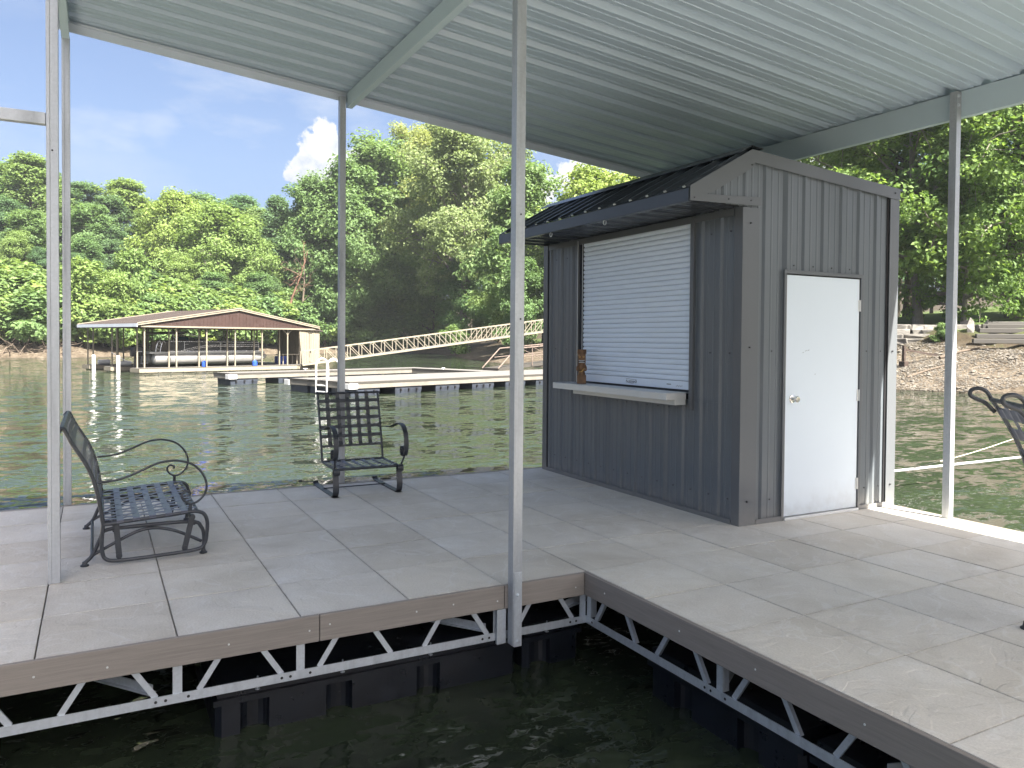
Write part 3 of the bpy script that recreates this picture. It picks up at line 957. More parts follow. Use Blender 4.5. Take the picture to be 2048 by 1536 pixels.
# corner and base trims
def trim(*boxes, mat='hut_trim', name='trim', bevel=0.002):
    m = MB()
    for a, b in boxes: m.box(a, b)
    return m.build(name, mat, hut, bevel=bevel)
trim(((HX0 - 0.024, HY0 - 0.024, 0.0), (1.950, HY0 - 0.020, 2.575)), ((HX0 - 0.024, HY0 - 0.020, 0.0), (HX0 - 0.020, HY0 + 0.07, 2.575)), name='corner_trim')
trim(((3.566, HY0 - 0.026, 0.0), (HX1 + 0.022, HY0 - 0.020, 2.83)), ((HX1 + 0.018, HY0 - 0.020, 0.0), (HX1 + 0.022, HY0 + 0.12, 2.83)), name='corner_trim')
trim(((3.545, HY0 - 0.012, 0.03), (3.566, HY0 - 0.006, 2.84)), mat='dark', name='painted_shadow_line', bevel=0)  # dark strip paints the shadow line beside the corner trim
trim(((HX0 - 0.026, 3.500, 0.0), (HX0 - 0.020, HY1 + 0.02, 2.58)), name='corner_trim')
trim(((HX0 - 0.012, 3.478, 0.03), (HX0 - 0.004, 3.500, 2.58)), mat='dark', name='painted_shadow_line', bevel=0)  # dark strip, the trim's shadow line put into its colour
trim(((HX0 - 0.029, HY0 + 0.072, 0.0), (HX0 - 0.021, 3.498, 0.042)), name='base_trim')
trim(((1.952, HY0 - 0.028, 0.0), (2.258, HY0 - 0.021, 0.042)), name='base_trim')
trim(((3.192, HY0 - 0.028, 0.0), (3.564, HY0 - 0.021, 0.042)), name='base_trim')
# rake trims and the gable end of the awning
RY = HY0 - 0.030
PK = (1.850, 3.042)
def plate(poly, y, t, name, mat='hut_trim'):
    return MB().prism(poly, (0, y, 0), X3, Z3, NEG_Y, t).build(name, mat, hut)
plate([(1.850, 3.042), (3.692, 2.902), (3.692, 2.800), (1.850, 2.940)], RY + 0.004, 0.006, 'rake_trim')
EAVE = (1.214, 2.690)
plate([(1.872, 3.0385), (1.850, 3.040), (1.210, 2.688), (1.210, 2.585), (1.44, 2.66), (1.872, 2.905)], RY + 0.004, 0.0085, 'rake_trim')
plate([(1.212, 2.575), (1.212, 2.630), (1.955, 2.665), (1.955, 2.596)], RY + 0.002, 0.006, 'soffit_trim')
sheet('gable_panel', 'hut', hut, (0, HY0 - 0.008, 0), X3, Z3, NEG_Y, 1.24, 1.90, 2.585, lambda x: 2.70 + 0.50 * (min(x, 1.85) - 1.25), pitch=0.2286, phase=1.800, h=0.016)
# awning sheet, its eave strip and soffit
adir = Vector((EAVE[0] - PK[0], 0, EAVE[1] - PK[1]))
alen = adir.length
adir.normalize()
anrm = Vector((adir.z, 0, -adir.x)).normalized()
if anrm.z < 0: anrm = -anrm
sheet('awning_panel', 'hut_roof', hut, (PK[0], 0, PK[1] - 0.006), Y3, adir, anrm, HY0 - 0.026, 1.63, 0.03, alen + 0.02, pitch=0.2286, phase=0.72, h=0.024)
sheet('awning_panel', 'hut_roof', hut, (PK[0], 0, PK[1] - 0.006), Y3, adir, anrm, 1.632, 2.62, 0.03, alen + 0.02, pitch=0.2286, phase=0.72, h=0.024)
sheet('awning_panel', 'hut_roof', hut, (PK[0], 0, PK[1] - 0.006), Y3, adir, anrm, 2.622, 3.66, 0.03, alen + 0.02, pitch=0.2286, phase=0.72, h=0.024)
# ridge cap
ra, rb = adir, Vector((1, 0, -0.077)).normalized()
cap = MB()
for y in (HY0 - 0.028, 3.665):
    cap.v += [tuple(Vector((PK[0], y, PK[1] + 0.030)) + ra * 0.13), (PK[0], y, PK[1] + 0.034), tuple(Vector((PK[0], y, PK[1] + 0.030)) + rb * 0.13),
              tuple(Vector((PK[0], y, PK[1] + 0.026)) + ra * 0.13), (PK[0], y, PK[1] + 0.030), tuple(Vector((PK[0], y, PK[1] + 0.026)) + rb * 0.13)]
cap.f += [(0, 1, 7, 6), (1, 2, 8, 7), (3, 9, 10, 4), (4, 10, 11, 5), (0, 6, 9, 3), (2, 5, 11, 8), (0, 3, 4, 1), (1, 4, 5, 2), (6, 7, 10, 9), (7, 8, 11, 10)]
cap.sm += [False] * 10
cap.build('ridge_cap', 'hut_roof', hut)
sheet('roof_panel', 'hut_roof', hut, (PK[0], 0, PK[1] - 0.006), Y3, rb, Vector((0.077, 0, 1)).normalized(), HY0 - 0.026, 3.66, 0.03, 1.925, pitch=0.2286, phase=0.72, h=0.022)
trim(((EAVE[0] - 0.012, HY0 - 0.022, 2.572), (EAVE[0] - 0.006, 3.64, 2.672)), name='eave_trim', mat='hut_roof')  # darker roof steel puts the shade of this face into the colour
trim(((EAVE[0] - 0.006, HY0 - 0.022, 2.572), (EAVE[0] + 0.035, 3.64, 2.576)), name='eave_trim', mat='hut_roof')
sheet('soffit_panel', 'hut_roof', hut, (0, 0, 2.592), Y3, X3, Vector((0, 0, -1)), HY0, 3.63, EAVE[0], HX0 + 0.01, pitch=0.2286, phase=0.60, h=0.012)  # soffit shade put into the darker roof colour
MB().prism([(1.22, 2.60), (1.78, 2.60), (1.80, 2.96)], (0, 3.635, 0), X3, Z3, Y3, 0.006).build('gable_panel', 'hut', hut)
trim(((HX0 - 0.020, HY0 + 0.08, 2.520), (HX0 - 0.012, 3.498, 2.580)), name='header_trim')
# screws
sc = MB()
def scr_x(x, z):
    sc.lathe((x, HY0 - 0.002, z), (0, -1, 0), [(0, 0.007), (0.004, 0.006)], 8)
def scr_y(y, z):
    sc.lathe((HX0 - 0.002, y, z), (-1, 0, 0), [(0, 0.007), (0.004, 0.006)], 8)
for z in (0.20, 1.40, 2.40):
    for k in range(14):
        y = 0.605 + 0.2286 * k
        if z > 1 and 1.0 < y < 2.9: continue
        scr_y(y, z)
for z in (0.19, 1.42):
    for x in (2.125, 3.30, 3.49): scr_x(x, z)
for x in (2.37, 2.60, 2.83, 3.06): scr_x(x, 2.14)
for y in [1.2 + 0.16 * k for k in range(10)]: scr_y(y, 0.90)
for x, z in ((1.845, 2.45), (1.85, 1.45), (1.84, 0.2), (3.62, 2.86), (3.62, 1.42), (3.62, 0.2), (1.25, 2.60), (1.845, 2.915), (1.60, 2.62), (1.84, 2.63)):
    sc.lathe((x, HY0 - 0.036, z), (0, -1, 0), [(-0.008, 0.007), (0.004, 0.006)], 8)
tag(sc.build('screw', 'screw', hut), kind='stuff')
# closure tips where the awning ribs end
tips = MB()
for k in range(-1, 14):
    y = 0.72 + 0.2286 * k
    if HY0 < y < 3.65:
        c = Vector((PK[0], y, PK[1] - 0.006)) + adir * (alen + 0.021) + anrm * 0.011
        tips.obox(c, (adir, Y3, anrm), (0.003, 0.015, 0.007))
tag(tips.build('rib_closure', 'alu', hut), kind='stuff')
# light hooks below the eave
for y in (2.52, 1.585):
    ring = [(1.216 + 0.0, y + 0.022 * math.cos(t * math.pi / 8), 2.552 + 0.022 * math.sin(t * math.pi / 8)) for t in range(-9, 5)]
    MB().tube([(1.216, y, 2.60), (1.216, y, 2.576)] + ring[::-1], 0.0035, 6).build('eave_hook', 'alu', hut)
# door
DX0, DX1 = 2.268, 3.172
door = MB().box((DX0, HY0 - 0.020, 0.032), (DX1, HY0 + 0.02, 2.056)).build('door', 'door', hut, bevel=0.002)
kn = MB().lathe((2.352, HY0 - 0.020, 1.020), (0, -1, 0), [(0, 0.034), (0.006, 0.034), (0.010, 0.026), (0.011, 0.013), (0.032, 0.012), (0.036, 0.020), (0.046, 0.027), (0.060, 0.027), (0.066, 0.022), (0.068, 0.006)], 20)
kn.build('knob', 'chrome', door)
for z in (1.822, 1.029, 0.242):
    hg = MB().box((3.156, HY0 - 0.0245, z - 0.05), (3.176, HY0 - 0.0205, z + 0.05))
    hg.tube([(3.178, HY0 - 0.027, z - 0.05), (3.178, HY0 - 0.027, z + 0.05)], 0.006, 8)
    hg.build('hinge', 'alu', door)
dm = MB()
for dx, z, l in ((2.50, 1.42, 0.018), (2.53, 1.425, 0.02), (2.47, 1.405, 0.012), (2.62, 1.22, 0.008)):
    dm.bar((dx, HY0 - 0.0206, z), (dx + l, HY0 - 0.0206, z + 0.006), 0.0008, 0.003, up=(0, 0, 1))
tag(dm.build('scuff_mark', 'screw', door), kind='stuff')
trim(((2.232, HY0 - 0.032, 0.0), (2.262, HY0 - 0.016, 2.098)), ((3.180, HY0 - 0.032, 0.0), (3.208, HY0 - 0.016, 2.098)), ((2.262, HY0 - 0.032, 2.066), (3.180, HY0 - 0.016, 2.098)), name='door_frame')
trim(((2.262, HY0 - 0.006, 0.03), (3.180, HY0 - 0.002, 2.066)), mat='dark', name='door_gap', bevel=0)
trim(((2.262, HY0 - 0.045, 0.003), (3.180, HY0 + 0.02, 0.026)), mat='alu', name='threshold')
# roller shutter: one slat each
SX = HX0 + 0.016
sy0, sy1 = 1.070, 2.800
sl = MB()
prof = []
nz = 6
pitch = 0.0458
for k in range(nz + 1):
    t = k / nz
    prof.append((t * pitch, 0.013 * math.sin(math.pi * t) ** 0.6))
vs, fs = [], []
for y in (sy0, sy1):
    for z, o in prof: vs.append((-o, y, z))
    for z, o in prof: vs.append((0.004, y, z))
n = len(prof)
for i in range(n - 1):
    fs.append((i, 2 * n + i, 2 * n + i + 1, i + 1))
    fs.append((n + i, n + i + 1, 3 * n + i + 1, 3 * n + i))
fs += [tuple(list(range(n)) + list(range(2 * n - 1, n - 1, -1)))[::-1], tuple(list(range(2 * n, 3 * n)) + list(range(4 * n - 1, 3 * n - 1, -1)))]
slm = MB(); slm.add(vs, fs, False)
slat_mesh = slm.mesh('slat', M['shutter'])
shut = MB().box((SX - 0.012, sy0, 1.066), (SX + 0.006, sy1, 1.140)).build('roller_shutter', 'shutter', hut, bevel=0.003)
sh0 = 1.143
for k in range(30):
    inst('slat', slat_mesh, shut, (SX, 0, sh0 + k * (pitch + 0.0022)))
# printing on the bottom bar of the shutter: outlined swoosh emblem and small notes
em = MB()
def mark(y, z, dy, dz, rot=0.0):
    c = Vector((SX - 0.0128, y, z))
    em.obox(c, ((1, 0, 0), (0, math.cos(rot), math.sin(rot)), (0, -math.sin(rot), math.cos(rot))), (0.0006, dy / 2, dz / 2))
for a in range(9):
    t = a / 8
    mark(1.94 - 0.13 * (t - 0.5) * 1.2, 1.100 - 0.020 * math.sin(math.pi * t) + 0.006, 0.024, 0.005, (t - 0.5) * 1.6)
for a in range(8):
    t = a / 7
    mark(1.94 - 0.15 * (t - 0.5), 1.122 + 0.003 * math.cos(3 * t), 0.018, 0.003)
mark(2.01, 1.100, 0.004, 0.034); mark(1.865, 1.104, 0.004, 0.036)
for a in range(7): mark(1.935 + 0.04 - a * 0.013, 1.104, 0.008, 0.010)
for a in range(5): mark(1.40 - a * 0.012, 1.105, 0.008, 0.008)
for a in range(6): mark(1.27 - a * 0.015, 1.092 + 0.006 * (a % 2), 0.008, 0.005)
em.build('emblem', 'screw', shut)
# jambs and guides
trim(((HX0 - 0.034, 1.022, 0.90), (HX0 + 0.02, 1.066, 2.575)), name='shutter_jamb')
trim(((HX0 - 0.030, 2.862, 0.99), (HX0 + 0.02, 2.906, 2.575)), name='shutter_jamb')
trim(((HX0 - 0.004, 2.806, 1.05), (HX0 + 0.012, 2.860, 2.56)), mat='hut_roof', name='shutter_guide', bevel=0)
trim(((HX0 - 0.008, 2.803, 1.05), (HX0 - 0.004, 2.808, 2.56)), ((HX0 - 0.034, 2.857, 1.05), (HX0 - 0.030, 2.862, 2.56)), mat='alu', name='guide_edge', bevel=0)
trim(((HX0 + 0.004, 1.068, 1.045), (HX0 + 0.09, 2.86, 1.064)), mat='dark', name='sill_gap', bevel=0)
# stainless counter
trim(((1.535, 1.095, 1.040), (HX0 + 0.004, 2.985, 1.046)), ((1.535, 1.095, 0.984), (1.541, 2.985, 1.040)), ((1.541, 1.095, 0.984), (HX0 - 0.034, 1.100, 1.040)), ((1.541, 2.980, 0.984), (HX0 - 0.034, 2.985, 1.040)), mat='alu', name='counter_shelf', bevel=0.001)
trim(((1.635, 1.10, 0.938), (HX0 - 0.034, 2.74, 0.985)), mat='alu', name='counter_bracket', bevel=0.002)

# ------------------------------------------------------------------ carved figure on the counter
TK = Vector((1.652, 2.605, 1.0462))
tiki = thing('tiki_statue', TK, 'small carved brown wooden tiki statue with white teeth on the kiosk counter', 'statue')
tf = (CAM - TK); tf.z = 0; tf.normalize()
tsd = Vector((-tf.y, tf.x, 0))
def tk(a, b, c):
    return TK + tsd * a + tf * b + Z3 * c
MB().obox(tk(0, 0, 0.046), (tsd, tf, Z3), (0.047, 0.040, 0.046)).build('plinth', 'wood_tiki', tiki, bevel=0.004)
b = MB()
b.lathe(tk(0, 0, 0.090), Z3, [(0, 0.036), (0.012, 0.040), (0.03, 0.034), (0.045, 0.030), (0.065, 0.038), (0.085, 0.040), (0.105, 0.039), (0.118, 0.040)], 14)
b.build('body', 'wood_tiki', tiki)
a_ = MB()
for s_ in (-1, 1):
    a_.tube(curve([tk(0.034 * s_, 0.012, 0.195), tk(0.046 * s_, 0.018, 0.168), tk(0.043 * s_, 0.030, 0.142), tk(0.020 * s_, 0.046, 0.140)], 4), [0.009] * 4 + [0.009] * 4 + [0.008] * 5, 8)
a_.build('arm', 'wood_tiki', tiki)
MB().tube(curve([tk(-0.026, 0.048, 0.125), tk(0.0, 0.052, 0.130), tk(0.020, 0.050, 0.152), tk(0.030, 0.046, 0.160)], 4), 0.006, 8).build('carved_band', 'wood_pale', tiki)
hd = MB()
hd.lathe(tk(0, 0, 0.205), Z3, [(0, 0.036), (0.01, 0.042), (0.055, 0.043), (0.10, 0.042), (0.125, 0.045), (0.147, 0.046), (0.150, 0.040)], 14)
hd.obox(tk(0, 0.040, 0.295), (tsd, tf, Z3), (0.036, 0.010, 0.008))
hd.obox(tk(0, 0.046, 0.268), (tsd, tf, Z3), (0.009, 0.010, 0.022))
head = hd.build('head', 'wood_tiki', tiki)
for s_ in (-1, 1):
    MB().lathe(tk(0.019 * s_, 0.040, 0.280), tf, [(0, 0.011), (0.004, 0.010), (0.006, 0.004)], 12).build('eye', 'wood_pale', head)
MB().obox(tk(0, 0.0405, 0.233), (tsd, tf, Z3), (0.033, 0.005, 0.014)).build('mouth', 'black', head)
for zc, sg in ((0.246, 1), (0.219, -1)):
    MB().tube([tk(0.030 * math.sin(k / 6 * math.pi - math.pi / 2), 0.046, zc - sg * 0.006 * math.cos(k / 6 * math.pi - math.pi / 2)) for k in range(7)], 0.0045, 6).build('teeth', 'white', head)
hr = MB()
for k in range(9):
    t = (k - 4) / 4.5 * 1.5
    d = tsd * math.sin(t) + tf * math.cos(t)
    hr.obox(TK + d * 0.044 + Z3 * 0.335, (d, d.cross(Z3), Z3), (0.004, 0.0045, 0.022))
hr.build('hair', 'wood_tiki', head)

# ------------------------------------------------------------------ glider loveseat (left)
GO = Vector((-2.50, 2.11, 0))
glider = thing('glider_bench', GO, 'dark wrought iron glider loveseat with woven strap seat beside the left post', 'bench')
def near(pts, y, r=1.60):
    """profile measured in the plane y=r, carried along the line of sight into plane y, then mirrored for the far side"""
    k = (y - CAM.y) / (r - CAM.y)
    return [(CAM.x + (x - CAM.x) * k, CAM.z + (z - CAM.z) * k) for x, z in pts]
YB0, YB1 = 1.555, 2.675            # base frames
YS0, YS1 = 1.505, 2.725            # swinging frame
base_p = [(-2.862, 0.012), (-2.815, 0.060), (-2.770, 0.165), (-2.739, 0.214), (-2.60, 0.222), (-2.224, 0.219), (-2.150, 0.175), (-2.132, 0.10), (-2.136, 0.012)]
arch_p = [(-2.822, 0.055), (-2.659, 0.139), (-2.540, 0.190), (-2.434, 0.198), (-2.303, 0.160), (-2.148, 0.075)]
loop_p = [(-2.754, 0.252), (-2.762, 0.16), (-2.761, 0.081), (-2.738, 0.022), (-2.66, 0.004), (-2.42, 0.008), (-2.184, 0.020), (-2.128, 0.055), (-2.113, 0.13), (-2.111, 0.21), (-2.136, 0.268), (-2.192, 0.289)]
stile_p = [(-3.012, 0.872), (-2.984, 0.901), (-2.955, 0.85), (-2.929, 0.794), (-2.853, 0.660), (-2.810, 0.552), (-2.782, 0.435), (-2.764, 0.327), (-2.754, 0.252)]
arm_p = [(-2.785, 0.535), (-2.666, 0.544), (-2.555, 0.582), (-2.441, 0.632), (-2.364, 0.648), (-2.294, 0.646), (-2.208, 0.616), (-2.144, 0.551), (-2.115, 0.471), (-2.128, 0.403), (-2.176, 0.353), (-2.224, 0.345), (-2.263, 0.372), (-2.275, 0.407), (-2.252, 0.432), (-2.222, 0.420), (-2.225, 0.400)]
def side(pts, yn, yf, s_):
    q = near(pts, yn)
    y = yn if s_ == 0 else yf
    return [Vector((x, y, z)) for x, z in q]
for s_ in (0, 1):
    c = curve(side(base_p, YB0, YB1, s_), 5)
    bf = MB().tube(c, 0.0125, 8).build('base_frame', 'iron', glider)
    MB().tube(curve(side(arch_p, YB0, YB1, s_), 5), 0.0105, 8).build('arch', 'iron', bf)
    for k in (0, -1):
        f = c[k]
        MB().lathe((f.x, f.y, 0.003), Z3, [(0, 0.026), (0.008, 0.026), (0.014, 0.016), (0.03, 0.013)], 12).build('foot', 'iron', bf)
    lp = side(loop_p, YS0, YS1, s_)
    sf = MB().tube(curve(lp, 5), 0.0125, 8).tube([lp[0], lp[-1]], 0.0125, 8).build('seat_frame', 'iron', glider)
    for a, b_ in (((-2.677, 0.240), (-2.660, 0.036)), ((-2.208, 0.250), (-2.256, 0.040))):
        l = side([a, b_], 1.53, 2.70, s_)
        ln = MB().bar(l[0], l[1], 0.010, 0.036, up=(1, 0, 0))
        for q in l: ln.lathe((q.x, q.y - 0.012, q.z), Y3, [(0, 0.019), (0.024, 0.019)], 12)
        ln.build('swing_link', 'iron', glider)
    st = side(stile_p, YS0, YS1, s_)
    MB().tube(curve(st, 5), 0.0125, 8).build('back_stile', 'iron', glider)
    ar = side(arm_p, YS0, YS1, s_)
    arm = MB().tube(curve(ar, 6), 0.0075, 8).build('arm', 'iron', glider)
    pp = side([(-2.220, 0.348), (-2.220, 0.285)], YS0, YS1, s_)
    MB().tube(pp, 0.011, 8).build('arm_post', 'iron', arm)
nst = curve([Vector((x, 0, z)) for x, z in near(stile_p[1:], YS0)], 6)
nrail = near([loop_p[0], loop_p[-1]], YS0)
rail_z = lambda x: nrail[0][1] + (nrail[1][1] - nrail[0][1]) * (x - nrail[0][0]) / (nrail[1][0] - nrail[0][0])
# cross rails
def cross(x, z, r=0.011, nm='cross_rail'):
    return MB().tube([(x, YS0, z), (x, YS1, z)], r, 8).build(nm, 'iron', glider)
cross(nrail[0][0], nrail[0][1]); cross(nrail[1][0] + 0.02, nrail[1][1] - 0.006); cross(nst[0].x, nst[0].z); cross(nst[4].x - 0.035, nst[4].z + 0.010)
MB().tube([(-2.69, YB0, 0.215), (-2.69, YB1, 0.215)], 0.011, 8).build('cross_rail', 'iron', glider)
MB().tube([(-2.20, YB0, 0.213), (-2.20, YB1, 0.213)], 0.011, 8).build('cross_rail', 'iron', glider)
MB().tube([(-2.82, YB0, 0.06), (-2.82, YB1, 0.06)], 0.010, 8).build('cross_rail', 'iron', glider)
# woven seat and back straps, each its own part
xs = [-2.655, -2.560, -2.462, -2.364, -2.266]
for x in xs:
    z = rail_z(x) + 0.012
    MB().ribbon([(x, YS0 - 0.012, z - 0.012), (x, YS0 - 0.002, z + 0.002)] + [(x, YS0 + 0.06 + (YS1 - YS0 - 0.12) * k / 10, z + 0.002 - 0.010 * math.sin(math.pi * k / 10)) for k in range(11)] + [(x, YS1 + 0.002, z + 0.002), (x, YS1 + 0.012, z - 0.012)], 0.042, 0.003, (1, 0, 0.06)).build('seat_strap', 'strap', glider)
ny_ = 11
for k in range(ny_):
    y = YS0 + 0.07 + (YS1 - YS0 - 0.14) * k / (ny_ - 1)
    sag = 0.010 * math.sin(math.pi * k / (ny_ - 1))
    pts = [Vector((nrail[0][0] - 0.004 + (nrail[1][0] + 0.02 - nrail[0][0]) * t / 12, y, rail_z(nrail[0][0] + (nrail[1][0] - nrail[0][0]) * t / 12) + 0.014 - sag + (0.0035 if (t + k) % 2 else -0.0035))) for t in range(13)]
    MB().ribbon(pts, 0.040, 0.003, (0, 1, 0)).build('seat_strap', 'strap', glider)
    bp = [Vector((p.x - 0.004 - 0.6 * sag, y, p.z)) for p in nst]
    MB().ribbon(bp, 0.040, 0.003, (0, 1, 0)).build('back_strap', 'strap', glider)
for k in range(2, len(nst) - 3, 5):
    p, q = nst[k], nst[k + 1]
    d = (q - p).normalized()
    pts = [(p.x + 0.006 - 0.010 * math.sin(math.pi * t / 22) + (0.004 if t % 2 else -0.004), YS0 + (YS1 - YS0) * t / 22, p.z) for t in range(23)]
    MB().ribbon(pts, 0.040, 0.003, d).build('back_strap', 'strap', glider)

# ------------------------------------------------------------------ spring chair (middle)
CO = Vector((-0.505, 3.35, 0))
chair = thing('spring_chair', CO, 'black woven metal spring chair with scrolled arms at the deck edge', 'chair')
XL, XR = -0.818, -0.192
leg_p = [(3.760, 0.040), (3.735, 0.016), (3.50, 0.008), (3.10, 0.008), (3.030, 0.014), (2.998, 0.045), (2.990, 0.10), (3.000, 0.165), (3.012, 0.215), (3.010, 0.250), (2.992, 0.272), (2.970, 0.266), (2.960, 0.245), (2.968, 0.222), (2.990, 0.214)]
arm2 = [(3.585, 0.585), (3.48, 0.600), (3.36, 0.605), (3.24, 0.640), (3.13, 0.662), (3.03, 0.640), (2.965, 0.575), (2.945, 0.49), (2.955, 0.41), (2.99, 0.362), (3.035, 0.360), (3.065, 0.392), (3.058, 0.430), (3.030, 0.446), (3.010, 0.428), (3.020, 0.410)]
bstile = [(3.500, 0.270), (3.520, 0.36), (3.545, 0.46), (3.585, 0.60), (3.625, 0.74), (3.660, 0.86), (3.682, 0.925), (3.70, 0.945), (3.715, 0.935)]
for x, ox in ((XL, -0.012), (XR, 0.05)):
    MB().ribbon(curve([(x, y, z) for y, z in leg_p], 5), 0.056, 0.009, X3).build('leg', 'iron', chair)
    bow = [0.0, 0.3, 0.6, 0.9, 1, 1, 1, 1, 1, 1, 1, 1, 1, 1, 1, 1]
    am = MB().ribbon(curve([(x + ox * k, y, z) for (y, z), k in zip(arm2, bow)], 5), 0.046, 0.008, X3).build('arm', 'iron', chair)
    MB().tube([(x + ox, 2.99, 0.364), (x + ox * 0.5, 3.02, 0.27)], 0.010, 8).build('arm_post', 'iron', am)
    MB().tube(curve([(x, y, z) for y, z in bstile], 4), 0.011, 8).build('back_stile', 'iron', chair)
    MB().tube([(x, 3.000, 0.262), (x, 3.25, 0.262), (x, 3.50, 0.270)], 0.012, 8).build('seat_rail', 'iron', chair)
    MB().box((x - 0.03, 2.992, 0.0035), (x + 0.03, 3.045, 0.0065)).build('foot', 'black', chair)
MB().tube([(XL - 0.005, 3.01, 0.262), (XR + 0.005, 3.01, 0.262)], 0.013, 8).build('seat_rail', 'iron', chair)
MB().tube([(XL, 3.50, 0.272), (XR, 3.50, 0.272)], 0.011, 8).build('seat_rail', 'iron', chair)
MB().tube([(XL - 0.02, 3.690, 0.938), (XR + 0.02, 3.690, 0.938)], 0.011, 8).build('top_rail', 'iron', chair)
MB().tube([(XL, 3.43, 0.018), (XR, 3.43, 0.018)], 0.006, 8).build('stretcher', 'iron', chair)
bs = curve([(0, y, z) for y, z in bstile[:7]], 6)
def back_y(z):
    for a, b_ in zip(bs, bs[1:]):
        if a.z <= z <= b_.z: return a.y + (b_.y - a.y) * (z - a.z) / (b_.z - a.z)
    return bs[-1].y
for z in (0.860, 0.777, 0.691, 0.604, 0.513, 0.418):
    MB().ribbon([(XL + (XR - XL) * t / 10, back_y(z) - 0.004 + (0.003 if t % 2 else -0.003), z) for t in range(11)], 0.034 if z > 0.43 else 0.024, 0.003, (0, 0.25, 1)).build('back_strap', 'iron', chair)  # back straps in darker iron: backlit shade put into the colour
for x in (-0.728, -0.620, -0.519, -0.418, -0.314):
    MB().ribbon([(x, back_y(0.418 + 0.515 * t / 12) - 0.004 + (0.003 if t % 2 else -0.003), 0.418 + 0.515 * t / 12) for t in range(13)], 0.040, 0.003, X3).build('back_strap', 'iron', chair)  # same painted backlight shade on the upright straps
    MB().ribbon([(x, 3.01 + 0.49 * t / 10, 0.274 - 0.012 * math.sin(math.pi * t / 10) + (0.003 if t % 2 else -0.003)) for t in range(11)], 0.036, 0.003, X3).build('seat_strap', 'strap', chair)
for k in range(5):
    y = 3.085 + 0.085 * k
    MB().ribbon([(XL + (XR - XL) * t / 10, y, 0.274 - 0.010 * math.sin(math.pi * t / 10) + (-0.003 if t % 2 else 0.003)) for t in range(11)], 0.036, 0.003, Y3).build('seat_strap', 'strap', chair)

# ------------------------------------------------------------------ tall chair (right edge)
fwd = Vector((0.717, -0.697, 0)); wid = Vector((0.697, 0.717, 0))
BO = Vector((1.485, -2.268, 0))
tall = thing('tall_chair', BO, 'black metal bar-height chair with looped back posts cut off by the right edge', 'chair')
def tc(a, b_, z):
    """a across (plus = far side), b forward"""
    return BO + wid * a + fwd * b_ + Z3 * z
for s_ in (1, -1):
    a = 0.265 * s_
    stl = curve([tc(a, -0.20, 0.66), tc(a, -0.245, 0.80), tc(a, -0.30, 0.96), tc(a, -0.365, 1.09), tc(a, -0.435, 1.205)], 5)
    st = MB().ribbon(stl, 0.034, 0.014, wid).build('back_stile', 'iron', tall)
    lpp = [tc(a, -0.435, 1.205), tc(a, -0.455, 1.240), tc(a, -0.490, 1.258), tc(a, -0.528, 1.248), tc(a, -0.532, 1.220), tc(a, -0.500, 1.200), tc(a, -0.465, 1.185), tc(a, -0.43, 1.150), tc(a, -0.415, 1.135)]
    MB().tube(curve(lpp, 6), 0.0105, 8).build('scroll', 'iron', st)
    MB().tube([tc(a, -0.20, 0.66), tc(a, 0.23, 0.68)], 0.014, 8).build('seat_rail', 'iron', tall)
    MB().tube(curve([tc(a, -0.27, 0.90), tc(a * 1.1, -0.05, 0.93), tc(a * 1.1, 0.18, 0.92), tc(a * 1.1, 0.24, 0.85), tc(a, 0.22, 0.68)], 5), 0.012, 8).build('arm', 'iron', tall)
    for b0, b1 in ((-0.18, -0.25), (0.20, 0.27)):
        lg = MB().tube(curve([tc(a * 0.95, b0, 0.66), tc(a * 0.95, (b0 + b1) / 2, 0.33), tc(a, b1, 0.015)], 5), 0.013, 8).build('leg', 'iron', tall)
        f = tc(a, b1, 0.003)
        MB().lathe(f, Z3, [(0, 0.028), (0.008, 0.028), (0.016, 0.017), (0.04, 0.013)], 12).build('foot', 'iron', lg)
    MB().tube([tc(a, -0.21, 0.25), tc(a, 0.24, 0.25)], 0.010, 8).build('foot_rail', 'iron', tall)
for b_, z in ((-0.20, 0.66), (0.23, 0.68), (-0.435, 1.20)):
    MB().tube([tc(-0.265, b_, z), tc(0.265, b_, z)], 0.012, 8).build('cross_rail', 'iron', tall)
for b_, z in ((-0.395, 1.135), (-0.335, 1.030), (-0.285, 0.920), (-0.25, 0.815)):
    MB().ribbon([tc(-0.265 + 0.053 * t, b_ + (0.003 if t % 2 else -0.003), z) for t in range(11)], 0.062, 0.004, Z3 * 0.9 - fwd * 0.45).build('back_strap', 'strap', tall)
for a in (-0.09, 0.09):
    MB().ribbon([tc(a, b_, z) for b_, z in ((-0.20, 0.66), (-0.245, 0.80), (-0.30, 0.96), (-0.365, 1.09), (-0.435, 1.20))], 0.045, 0.004, wid).build('back_strap', 'strap', tall)
    MB().ribbon([tc(a, -0.20 + 0.043 * t, 0.672 - 0.01 * math.sin(math.pi * t / 10) + 0.002 * t) for t in range(11)], 0.045, 0.004, wid).build('seat_strap', 'strap', tall)
for k in range(4):
    b_ = -0.13 + 0.095 * k
    MB().ribbon([tc(-0.265 + 0.053 * t, b_, 0.678) for t in range(11)], 0.045, 0.004, fwd).build('seat_strap', 'strap', tall)

